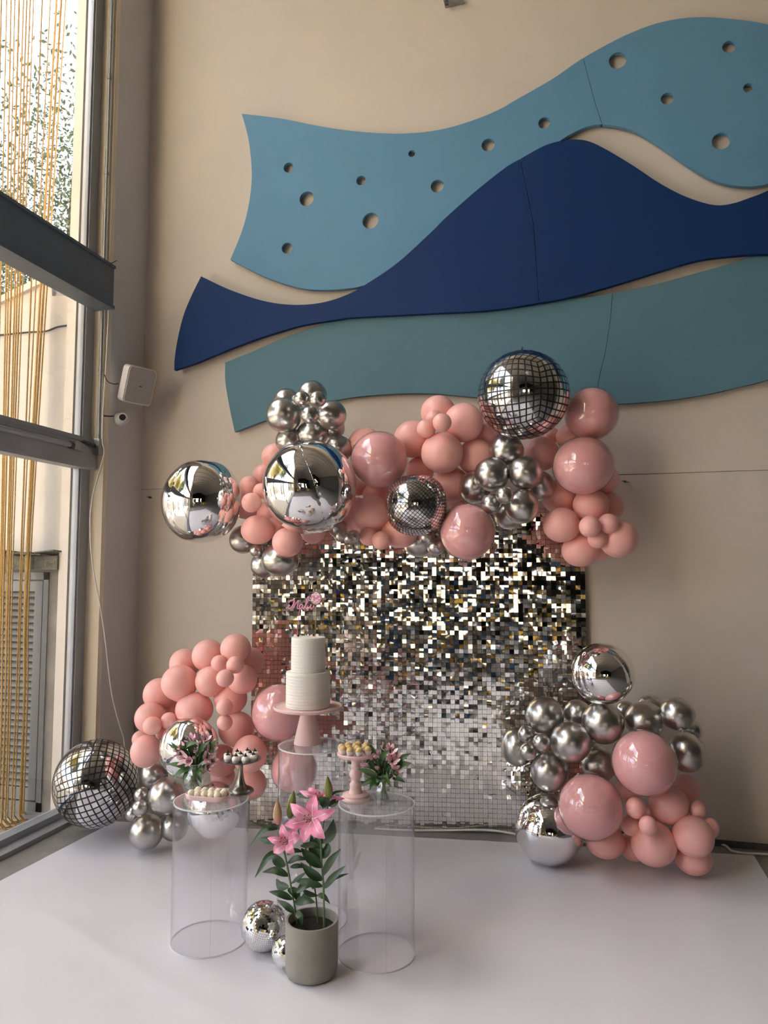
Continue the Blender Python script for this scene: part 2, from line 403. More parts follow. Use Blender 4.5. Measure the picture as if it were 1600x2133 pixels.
for y in (YW - 0.03, YW + 0.28): vs += [(-6.0, y, top(-6.0)), (-3.335, y, top(-3.335)), (-3.335, y, top(-3.335) + 0.05), (-6.0, y, top(-6.0) + 0.05)]
cp.add(vs, [(0, 1, 2, 3), (7, 6, 5, 4), (0, 4, 5, 1), (3, 2, 6, 7), (1, 5, 6, 2), (0, 3, 7, 4)])
cp.build('wall_coping', M_['outer_wall'], outer, smooth=False)
# the building's own jamb, just beyond the glass
struct(MB().box(-3.335, -3.265, -0.52, -0.425, -0.1, 8).build('trim_4', M_['outer_wall'], smooth=False))
# louvered metal door
xr = onY(110, 1190, YW).x; zt = onY(100, 1192, YW).z; zb = -0.02
dr = thing('louver_door', (xr - 0.35, YW, zb), 'grey louvered metal door set in the pale wall outside the window', 'door')
w_, h_ = 0.36, zt - zb
fr = MB()
fr.box(-w_, w_, -0.05, -0.001, h_ - 0.05, h_); fr.box(-w_, w_, -0.05, -0.001, 0.0, 0.06)
fr.box(-w_, -w_ + .04, -0.05, -0.001, 0, h_); fr.box(w_ - .04, w_, -0.05, -0.001, 0, h_)
fr.build('frame', M_['louver_paint'], dr, smooth=False)
lf = MB(); x1 = w_ - .05
lf.box(-x1, x1, -0.045, -0.02, h_ - 0.13, h_ - 0.06); lf.box(-x1, x1, -0.045, -0.02, 0.07, 0.15)
lf.box(-x1, -x1 + .06, -0.045, -0.02, 0.15, h_ - .13); lf.box(x1 - .06, x1, -0.045, -0.02, 0.15, h_ - .13)
lf.box(-x1 + .05, x1 - .05, -0.006, -0.002, .14, h_ - .12, 1)
lf.build('door_leaf', [M_['louver_paint'], M_['dark_base']], dr, smooth=False)
ns = 30; pit = (h_ - 0.28) / ns
sm = MB(); Mx = Matrix.Rotation(radians(38), 4, 'X')
sm.box(-x1 + .06, x1 - .06, -0.022, 0.022, -0.0025, 0.0025, M=Mx); sme = sm.mesh('slat', M_['louver_paint'], smooth=False)
for i in range(ns): link('slat', sme, dr, (0, -0.026, 0.15 + pit * (i + .5)))
# wall around the door (rough jamb, lintel and loose roofing felt)
jm = MB(); jm.box(xr + .01, xr + .13, YW - .04, YW, -.06, zt + .02); tag(jm.build('door_jamb', M_['concrete'], smooth=False), None, None, None, 'structure')
struct(MB().box(-6, -3.34, YW - .10, YW, -.08, -.02).build('door_step', M_['concrete'], smooth=False))
ln = MB(); ln.box(xr - .9, xr + .13, YW - .12, YW, zt + .02, zt + .11)
tag(ln.build('concrete_lintel', M_['lintel'], smooth=False), 'mossy concrete lintel over the louvered door outside', 'lintel')
rf = MB()
for i in range(9):
    a = xr - .85 + i * .115; zz = zt + .115 + random.uniform(0, .02)
    Mr = Matrix.Translation((a, YW - .07, zz)) @ Euler((random.uniform(-.12, .12), random.uniform(-.1, .1), random.uniform(-.2, .2))).to_matrix().to_4x4()
    rf.box(-.09, .08, -.09, .07, 0, .009, M=Mr)
tag(rf.build('roofing_felt', M_['lintel'], smooth=False), 'torn dark roofing felt lying on the lintel outside', 'roofing')
# dark cable on the outer wall
cb = MB(); cb.tube(smooth_path([onY(-60, 702, YW - .01), onY(0, 698, YW - .01), onY(60, 692, YW - .012), onY(95, 690, YW - .015), onY(120, 681, YW - .01), onY(147, 677, YW - .01)], 5), 0.006, 6)
tag(cb.build('wall_cable', M_['cable_black']), 'thin dark cable sagging across the pale outside wall', 'cable')
# bullet camera on the outside wall
c0 = onY(138, 607, YW - .10)
bc = thing('bullet_camera', c0, 'white bullet security camera high on the outside wall', 'camera')
bb = MB(); bb.tube([(0.03, 0.02, 0.0), (-0.055, -0.05, -0.012)], 0.028, 14); bb.build('housing', M_['white_plastic'], bc)
bb = MB(); bb.tube([(-0.05, -0.046, -0.011), (-0.066, -0.060, -0.013)], 0.033, 14); bb.build('lens_hood', M_['galvanised'], bc)
bb = MB(); bb.tube([(0.03, 0.02, 0.0), (0.05, .06, 0.02), (0.05, .10, 0.02)], 0.011, 8); bb.build('bracket', M_['white_plastic'], bc)

# trees over the wall
def tree(loc, h, cr, label, nleaf, lm, seed, trunk=0.11, ls=1.0):
    rnd = random.Random(seed)
    t = thing('tree', loc, label, 'tree', 'trees outside the window')
    tk = MB(); tips = []
    tk.tube([(0, 0, -.1), (.1, .05, h * .35), (0, .1, h * .6)], [trunk, trunk * .8, trunk * .55], 8)
    for k in range(11):
        a = rnd.uniform(0, 2 * pi); z0 = h * rnd.uniform(.3, .6); e = Vector((cos(a) * cr * rnd.uniform(.5, .95), sin(a) * cr * rnd.uniform(.5, .95), z0 + h * rnd.uniform(.12, .4)))
        s0 = Vector((.05, .07, z0)); m = s0.lerp(e, .5) + Vector((rnd.uniform(-.2, .2), rnd.uniform(-.2, .2), .15))
        tk.tube(smooth_path([s0, m, e], 4), [trunk * .4 * (1 - .08 * i) for i in range(9)], 5); tips += [e, m, m.lerp(e, .5)]
    tk.build('trunk', M_['bark'], t)
    lv = MB()
    for i in range(nleaf):
        c = rnd.choice(tips); d = Vector((rnd.gauss(0, 1), rnd.gauss(0, 1), rnd.gauss(0, .8))) * cr * .28; p = c + d
        u = Vector((rnd.uniform(-1, 1), rnd.uniform(-1, 1), rnd.uniform(-1, .4))).normalized(); w = u.cross(Vector((rnd.uniform(-1, 1), rnd.uniform(-1, 1), 1))).normalized()
        L = rnd.uniform(.045, .085) * ls; lv.add([p, p + u * L * .5 + w * L * .2, p + u * L, p + u * L * .5 - w * L * .2], [(0, 1, 2, 3)])
    o = lv.build('foliage', lm, t, smooth=False); o['kind'] = 'stuff'
tree((-6.3, 2.9, 0), 6.8, 2.1, 'airy green tree rising right behind the outside wall', 60000, M_['tree_leaves'], 3)
tree((-10.6, 2.6, 0), 6.2, 1.9, 'green tree further left beyond the outside wall, behind the rope curtain', 16000, M_['tree_leaves'], 4)
tree((-7.0, -2.6, 0), 9.0, 2.1, 'dense yellow green tree set by the glass wall to block sky, seen only mirrored', 14000, M_['tree_leaves_yellow'], 5, .16, 2.6)  # yard tree made tall and dense to keep sky light off the right side
tree((-7.4, -5.9, 0), 9.0, 1.7, 'dense green tree set by the added bounce wall to block sky, seen only mirrored', 14000, M_['tree_leaves'], 6, .16, 2.6)  # second dense crown added to screen the sky behind the window bays
tree((-10.8, -1.6, 0), 8.5, 2.4, 'yellow green tree at the back of the yard, seen only mirrored', 9000, M_['tree_leaves_yellow'], 8, .16, 2.6)
struct(MB().box(-12.3, -12, -22, 8, -.2, 2.2).build('wall_yard', M_['outer_wall'], smooth=False))

# gold rope curtain hanging outside the glass
rope = [(3, -22, -40, 3), (14, -10, -30, 2.5), (23, 3, -18, 3), (31, 6, -12, 2.5), (40, 10, -2, 3.5), (49, 17, 6, 3), (56, 20, 4, 3), (63, 24, 12, 3), (70, 29, 16, 2.5), (88, 46, 24, 3), (105, 50, 30, 2.5), (118, 58, 44, 4.5), (128, 62, 42, 4.5), (137, 67, 49, 3)]
rc = thing('rope_curtain', (-3.50, -1.0, 6.9), 'curtain of hanging golden yellow ropes outside the window glass', 'rope curtain')
for i, (a, b, c, wpx) in enumerate(rope):
    X = -3.50 - 0.03 * (i % 3)
    A = onX(a, 0, X); B = onX(b, 1100, X); Cc = onX(c, 1690, X); Cc.z = max(Cc.z, -0.04)
    T_ = A + (A - B) * 0.22
    k = MB(); rr = wpx * 0.5 * 4.4 / F * 1.2
    pts = smooth_path([T_, A, B, B.lerp(Cc, .6) + Vector((0, .004, 0)), Cc], 5)
    e = pts[-1]
    pts = pts[:-1] + [Vector((e.x, e.y, 0.0)), Vector((e.x + .01, e.y + .03, -.045)), Vector((e.x + .05, e.y + .09 * ((i % 3) - .6), -.052))]
    loc = rc.location
    k.tube([p - loc for p in pts], rr, 7)
    k.build('rope', M_['gold_rope'], rc)
# ------------------------------------------------------------------ wave boards on the back wall
def board(name, outline, seams, holes, mname, yf, th, label, straight=()):
    """outline: (top list left->right, bottom list left->right) pixel points on the plane yf; seams: (top index, bottom index, mid points)"""
    topl, botl = outline[0], outline[1]; left = outline[2]
    P = lambda q: onY(q[0], q[1], yf)
    T1 = smooth_path([P(q) for q in topl], 6); B1 = smooth_path([P(q) for q in botl], 6)
    L1 = smooth_path([P(q) for q in ([botl[0]] + left + [topl[0]])], 6)     # bottom left up to top left
    root = thing(name, (0, yf, 0), label, 'wall board')
    cuts = [(0, 0, None)] + [(min(range(len(T1)), key=lambda i: (T1[i] - P(s[0])).length), min(range(len(B1)), key=lambda i: (B1[i] - P(s[-1])).length), [P(q) for q in s[1:-1]]) for s in seams] + [(len(T1) - 1, len(B1) - 1, None)]
    for k in range(len(cuts) - 1):
        a, b = cuts[k], cuts[k + 1]
        g = 0.0012 if k > 0 else 0; g2 = 0.0012 if k < len(cuts) - 2 else 0
        poly = [v.copy() for v in T1[a[0]:b[0] + 1]]
        if g: poly[0].x += g
        if g2: poly[-1].x -= g2
        if b[2]: poly += [v - Vector((g2, 0, 0)) for v in b[2]]
        bt = [v.copy() for v in B1[a[1]:b[1] + 1]][::-1]
        if g2: bt[0].x -= g2
        if g: bt[-1].x += g
        poly += bt
        if k == 0: poly += L1[1:-1]
        elif a[2]: poly += [v + Vector((g, 0, 0)) for v in a[2][::-1]]
        cu = bpy.data.curves.new('tmp', 'CURVE'); cu.dimensions = '2D'; cu.fill_mode = 'BOTH'; cu.extrude = th / 2; cu.bevel_depth = 0.0015; cu.offset = -0.0015
        def spl(pts):
            sp = cu.splines.new('POLY'); sp.points.add(len(pts) - 1)
            for i, v in enumerate(pts): sp.points[i].co = (v.x, v.z, 0, 1)
            sp.use_cyclic_u = True
        spl(poly)
        x0 = min(v.x for v in poly); x1 = max(v.x for v in poly)
        for (hx, hy, hr) in holes:
            c = P((hx, hy)); 
            if k == 0 and len(cuts) > 2:
                if hx > seams[0][0][0] + 15: continue
            elif k == 1 and hx < seams[0][0][0] + 15: continue
            rr = hr * depth(c) / F
            spl([Vector((c.x + rr * cos(2 * pi * i / 40), 0, c.z + rr * sin(2 * pi * i / 40))) for i in range(40)])
        to = bpy.data.objects.new('tmp', cu); COL.objects.link(to)
        bpy.context.view_layer.update()
        me = bpy.data.meshes.new_from_object(to.evaluated_get(bpy.context.evaluated_depsgraph_get()))
        bpy.data.objects.remove(to)
        me.transform(Matrix.Translation((0, th / 2, 0)) @ Matrix.Rotation(radians(90), 4, 'X'))
        me.materials.clear(); me.materials.append(M_[mname]); me.name = 'board_panel'
        link('board_panel', me, root)
    return root

A_top = [(503.5,237),(585,247),(655,261),(725,272),(802,278),(865,277),(927,268),(990,249),(1040,228),(1075,208),(1150,165),(1215,121),(1300,75),(1375,47),(1450,36),(1525,40),(1600,51),(1720,85),(1840,130)]
A_bot = [(480,541),(550,576),(620,599),(672,604),(725,601),(765,592),(830,556),(900,505),(1000,425),(1090,345),(1150,305),(1187,281),(1225,264),(1262,260),(1319,272),(1375,304),(1431,343),(1487,375),(1544,388),(1600,383),(1700,350),(1830,300)]
A_left = [(504.5,480),(518,427),(524.5,368),(520,305),(513,270)]
A_h = [(601,349,10.5),(639,414,15.5),(752,376,10),(858,320,7),(772,460,17),(598,517,11.5),(911,387.5,13.5),(1017,302,13.5),(1134,256,12),(1287,126,17.5),(1519,97.5,13),(1559.5,183,10),(1390,205.5,12.5),(1502.5,294,18)]
board('wave_board', (A_top, A_bot, A_left), [[(1215,121),(1228,170),(1240,215),(1252,261)]], A_h, 'board_light_blue', -0.048, 0.028,
      'large light blue wave shaped wall board pierced with round holes')
B_top = [(419,575.5),(480,604),(550,627),(613,635),(672,630),(725,613),(769,588),(830,546),(900,482),(927,455),(990,399),(1052,350),(1084,331),(1131,305),(1162,295),(1193,290.6),(1225,294),(1262,311),(1319,345),(1375,382),(1431,410.6),(1487,427),(1525,424),(1562,412),(1600,397),(1700,350),(1830,300)]
B_bot = [(363,771),(403,758),(445,741),(515,713),(585,690),(637,676),(707,665),(740,661),(896,653),(1021,646),(1123,631),(1178,621),(1256,601),(1319,582),(1381,563),(1456,542),(1537,532),(1600,529),(1700,532),(1830,540)]
B_left = [(364,746),(370,707),(382,658),(399,616)]
board('wave_board', (B_top, B_bot, B_left), [[(1084,331),(1098,400),(1112,470),(1118,560),(1123,631)]], [], 'board_navy', -0.082, 0.030,
      'dark navy blue wave shaped wall board between the lighter two')
C_top = [(469,755),(515,737),(585,707),(655,681),(704,667),(780,656),(900,646),(1021,640),(1123,629),(1175,622),(1225,619),(1276.5,610),(1350,596),(1444,571),(1522,549),(1553,538),(1600,526),(1700,510),(1830,495)]
C_bot = [(489,900),(550,877),(620,854),(704,833),(760,825),(830,820),(900,820),(984,827),(1090,836),(1190,843),(1287,841),(1350,837.5),(1412,831),(1475,821),(1537,807),(1600,791),(1700,757),(1830,700)]
C_left = [(478,847),(469.5,795)]
board('wave_board', (C_top, C_bot, C_left), [[(1276.5,610),(1272,665),(1262,730),(1250,780),(1241,842)]], [], 'board_teal', -0.046, 0.026,
      'lowest teal grey wave shaped wall board, directly above the balloons')

# ------------------------------------------------------------------ speaker, camera, conduits on the pier
sp = thing('wall_speaker', onX(285, 802, -2.94), 'white square loudspeaker with grey grille mounted high on the corner pier', 'speaker')
def rbox(w, h, d, r, n=6):
    """rounded box outline in the local XZ plane, front at -Y"""
    pts = []
    for (cx, cz_, a0) in ((w - r, h - r, 0), (-w + r, h - r, pi / 2), (-w + r, -h + r, pi), (w - r, -h + r, 1.5 * pi)):
        for i in range(n + 1): a = a0 + pi / 2 * i / n; pts.append((cx + r * cos(a), cz_ + r * sin(a)))
    return pts
def slab(mb, pts, y0, y1, s0=1.0, s1=1.0, mi=0, M=None):
    n = len(pts); vs = [Vector((x * s0, y0, z * s0)) for x, z in pts] + [Vector((x * s1, y1, z * s1)) for x, z in pts]
    if M: vs = [M @ v for v in vs]
    mb.add(vs, [tuple(range(n)), tuple(range(2 * n - 1, n - 1, -1))] + [(i, n + i, n + (i + 1) % n, (i + 1) % n) for i in range(n)], mi)
R_sp = Euler((radians(20), radians(0), radians(64))).to_matrix().to_4x4()
q = MB(); pts = rbox(.108, .128, .1, .028)
slab(q, pts, -.045, .03, 1, 1, M=R_sp); slab(q, pts, .03, .075, 1, .72, M=R_sp); q.build('cabinet', M_['white_plastic'], sp)
q = MB(); slab(q, rbox(.101, .121, .1, .024), -.052, -.044, .98, 1, M=R_sp); q.build('grille', M_['speaker_grille'], sp)
q = MB(); q.box(-.010, .010, -.0535, -.0515, -.004, .002, M=R_sp); q.build('badge', M_['cable_black'], sp)
q = MB(); q.box(-.03, .03, .06, .11, -.03, .03, M=R_sp); q.build('bracket', M_['white_plastic'], sp)
sc = thing('dome_camera', onX(258, 873, -3.02), 'small white turret security camera under the loudspeaker on the pier', 'camera')
q = MB(); q.tube([(-.045, 0, 0), (.0, 0, 0)], .046, 20); q.build('base', M_['white_plastic'], sc, angle=30)
q = MB(); q.tube([(.0, 0, 0), (.02, -.035, 0), (.04, -.072, -.004)], [.036, .036, .029], 20); q.build('turret', M_['white_plastic'], sc, angle=30)
q = MB(); q.tube([(.0405, -.073, -.004), (.0415, -.075, -.004)], .022, 20); q.build('lens', M_['black_plastic'], sc, angle=30)

XB = -3.13
# vertical conduit with strap bands, ending in a grey box
ctop = onY(228, -60, -.455); cb0 = onY(212, 925, -.455)
cd_ = thing('conduit_pipe', ((ctop.x + cb0.x) / 2, -.455, cb0.z), 'thin galvanised conduit running up the pale window jamb to a grey box', 'conduit')
yc = cd_.location.y
q = MB(); q.tube([(0, 0, 0.03), (0, 0, 5.3)], .0125, 10); q.build('pipe', M_['galvanised'], cd_)
for zz in (.5, 1.2, 1.9, 2.6, 3.3): q = MB(); q.tube([(0, 0, zz), (0, 0, zz + .02)], .0155, 10); q.build('strap', M_['galvanised'], cd_)
q = MB(); slab(q, rbox(.025, .055, 0, .008), -.02, .02); q.build('junction_box', M_['galvanised'], cd_, loc=(0, -.005, -.02), angle=30)
q = MB()
for i in range(7): q.tube([(.0, -.005 - .035 - i * .016, -.02 + i * .002), (.0, -.005 - .044 - i * .016, -.02 + i * .002)], .014, 10)
q.tube([(.0, -.03, -.02), (.0, -.15, -.005)], .009, 8); q.build('flexible_sleeve', M_['old_steel'], cd_)
rl = thing('rail_conduit', (-3.108, yc - .20, onX(160, 930, -3.11).z), 'grey conduit running along the window rail to a small box', 'conduit')
q = MB(); q.tube([(0, -.05, 0.0), (0, -4, 0.0)], .016, 10); q.build('pipe', M_['frame_metal'], rl)
q = MB(); q.tube([(0, -.055, 0.0), (0, -.08, 0.0)], .023, 12); q.build('fitting', M_['old_steel'], rl)
q = MB(); q.box(-.02, .02, -.055, .035, -.025, .025); q.build('junction_box', M_['galvanised'], rl, smooth=False)
# cables
def cable(name, pts, r, mn, label, n=6): 
    q = MB(); q.tube(smooth_path(pts, n), r, 7); return tag(q.build(name, M_[mn]), label, 'cable')
XC = -3.03
cable('white_cable', [onX(216, 556, -3.08), onX(226, 575, -3.05), onX(227, 620, -3.05), onX(223, 720, -3.06), onX(215, 850, -3.06), onX(213, 915, -3.05), onX(217, 940, XC), onX(211, 970, XC), onX(192, 1040, XC), onX(188, 1110, XC), onX(195, 1190, XC), onX(215, 1300, XC), onX(232, 1440, XC), onX(249, 1510, -3.0), onX(258, 1540, -2.99), onX(262, 1600, -3.0)], .0048, 'cable_white',
      'long white cable hanging down the window jamb to behind the big disco balloon')
cable('speaker_lead', [onX(217, 780, -3.06), onX(225, 795, -3.03), onX(238, 800, -3.0), onX(246, 799, -2.99)], .0032, 'cable_black', 'short black lead curving from the conduit to the loudspeaker')
cable('camera_lead', [onX(216, 866, -3.06), onX(226, 867, -3.05), onX(236, 867, -3.05)], .005, 'cable_black', 'short black lead from the conduit to the turret camera')
cable('tie_wire', [onX(152, 523, -3.09), onX(175, 527, -3.06), onX(200, 536, -3.05), onX(216, 550, -3.06), onX(232, 548, -3.05), onX(243, 543, -3.04)], .0028, 'cable_black', 'thin wire lying over the end of the steel beam')
cable('floor_cable', [onY(780, 1726, -.26), Vector((-1.05, -.26, .012)), Vector((-.8, -.2, .012)), Vector((-.55, -.18, .03)), Vector((-.38, -.19, .028)), Vector((-.2, -.2, .012)), Vector((.3, -.12, .012)), onZ(1491, 1757, .012), onZ(1530, 1774, .012), onZ(1600, 1780, .012), onZ(1700, 1788, .012), Vector((2.2, -.06, .012)), Vector((4.5, -.05, .012)), Vector((9.0, -.06, .012))], .006, 'cable_white',
      'white cable lying on the floor along the foot of the back wall')
# little bracket at the very top edge of the picture
br = onY(934, 4, -.05)
tb = thing('wall_bracket', br, 'small grey metal bracket on the wall at the top edge', 'bracket')
q = MB(); q.box(-.03, .10, -.02, .05, 0, .02); q.build('plate', M_['galvanised'], tb, smooth=False)
q = MB(); q.box(-.02, .0, -.015, .0, -.025, .0); q.build('clip', M_['old_steel'], tb, smooth=False)
for (x, y, nm) in ((312, 1036, 'left'), (1302, 1003, 'right')):
    c = onY(x, y, -.012); q = MB(); q.tube([(0, .012, 0), (0, -.012, 0)], .007, 8)
    q.tube([(-.02, -.006, .004), (.0, -.01, 0), (.025, -.006, -.006)], .0022, 5)
    tag(q.build('wall_hook', M_['old_steel'], loc=c), 'tiny rusty hook with wire stub on the wall joint at ' + nm, 'hook')
# ------------------------------------------------------------------ white sheet on the floor
sh = MB(); nx, ny = 90, 110
c00, c10, c11, c01 = Vector((-2.83, -.55, 0)), Vector((.93, -.11, 0)), Vector((.90, -4.9, 0)), Vector((-3.0, -4.9, 0))
vs = []
fold = [(Vector((-2.6, -1.6, 0)), Vector((-.3, -2.6, 0)), .006), (Vector((-2.9, -2.3, 0)), Vector((-1.0, -2.7, 0)), .005), (Vector((.1, -.3, 0)), Vector((.25, -4.5, 0)), .004), (Vector((.5, -.3, 0)), Vector((.75, -4.5, 0)), .004), (Vector((-.55, -.3, 0)), Vector((-.45, -4.5, 0)), .004), (Vector((-1.5, -2.4, 0)), Vector((.8, -2.9, 0)), .004), (Vector((-.9, -.45, 0)), Vector((-1.0, -1.2, 0)), .006)]
for j in range(ny + 1):
    for i in range(nx + 1):
        u, v = i / nx, j / ny
        p = (c00 * (1 - u) + c10 * u) * (1 - v) + (c01 * (1 - u) + c11 * u) * v
        h = .004 + .0025 * noise.noise(p * 2.0) + .0012 * noise.noise(p * 7)
        for a, b, amp in fold:
            ab = b - a; t = max(0, min(1, (p - a).dot(ab) / ab.length_squared)); d = (p - (a + ab * t)).length
            h += amp * 1.3 * math.exp(-(d / .03) ** 2)
        vs.append((p.x, p.y, max(.0045, h)))
sh.add(vs, [(j * (nx + 1) + i, (j + 1) * (nx + 1) + i, (j + 1) * (nx + 1) + i + 1, j * (nx + 1) + i + 1) for j in range(ny) for i in range(nx)])
tag(sh.build('floor_sheet', M_['sheet_vinyl'], angle=None), 'large white vinyl sheet spread over the floor under the whole decoration', 'floor sheet')

# ------------------------------------------------------------------ sequin shimmer panel
SA, SB = Vector((-1.99, -.38, 0)), Vector((.06, -.045, 0))
SD = (SB - SA).normalized(); SL = (SB - SA).length; SN = Vector((SD.y, -SD.x, 0))   # SN points to the camera side
sw = thing('shimmer_panel', SA, 'tall silver sequin shimmer wall panel standing before the beige wall', 'sequin panel')
rz = atan2(SD.y, SD.x); sw.rotation_euler = (0, 0, rz)
for i in range(7):
    for j in range(7):
        x0 = SL * i / 7; 
        q = MB(); q.box(x0 + .001, x0 + SL / 7 - .001, .012, .020, .005 + j * .28, .005 + (j + 1) * .28 - .002)
        q.build('backing_tile', M_['panel_back'], sw, smooth=False)
ncol, nrow, ph = 78, 70, .028
wc = [.90 + .22 * (i / ncol) for i in range(ncol)]; tot = sum(wc); xs = [0]
for w in wc: xs.append(xs[-1] + w / tot * SL)
rnd = random.Random(11)
def sequin(w, bend):
    q = MB(); h = ph * .94; vs = []
    for b in range(4):
        for a in range(4):
            u, v = a / 3 - .5, b / 3
            vs.append((u * w, -bend[0] * (1 - 4 * u * u) - bend[1] * (v * (1 - v)) * 4 + bend[2] * u * (v - .5) * 2, -v * h))
    q.add(vs, [(b * 4 + a, (b + 1) * 4 + a, (b + 1) * 4 + a + 1, b * 4 + a + 1) for b in range(3) for a in range(3)], 0)
    q.add([(-.0011, -.0009, -.0035), (.0011, -.0009, -.0035), (.0011, -.0009, -.0060), (-.0011, -.0009, -.0060)], [(0, 3, 2, 1)], 1)
    return q
smats = [M_['sequin_mirror'], M_['black_line']]
variants = []
for k in range(10):
    sq = sequin(1.0, (0, 0, 0))
variants = [sequin(.0255, (rnd.gauss(0, .00009), rnd.gauss(0, .00009), rnd.gauss(0, .0002))) for _ in range(10)]
vmesh = [v.mesh('sequin', smats, True) for v in variants]
big = MB(); cand = []
for i in range(ncol):
    x = (xs[i] + xs[i + 1]) / 2; w = (xs[i + 1] - xs[i]) * .95
    colt = rnd.gauss(0, .018)
    for j in range(nrow):
        z = (j + 1) * ph + .004
        if rnd.random() < .0015: continue
        rx = rnd.gauss(-.012, .042); ry = rnd.gauss(0, .02) + (rnd.uniform(-.7, .7) if rnd.random() < .004 else 0); rzz = rnd.gauss(0, .045) + colt
        k = rnd.randrange(10); M = Matrix.Translation((x, .0, z)) @ Euler((rx, ry, rzz)).to_matrix().to_4x4() @ Matrix.Diagonal((w / .0255, 1, 1, 1))
        wp = sw.matrix_basis @ Vector((x, 0, z)) if False else SA + SD * x + Vector((0, 0, z))
        px, py = proj(wp)
        if 1030 < px < 1226 and 1185 < py < 1330 and len(cand) < 300: cand.append((k, M)); continue
        v = variants[k]; big.add([M @ Vector(c) for c in v.v], v.f); big.mi[-len(v.f):] = v.mi
o = big.build('sequins', smats, sw, angle=None); o['kind'] = 'stuff'
for k, M in cand:
    o = bpy.data.objects.new('sequin', vmesh[k]); COL.objects.link(o); o.parent = sw; o.matrix_basis = M
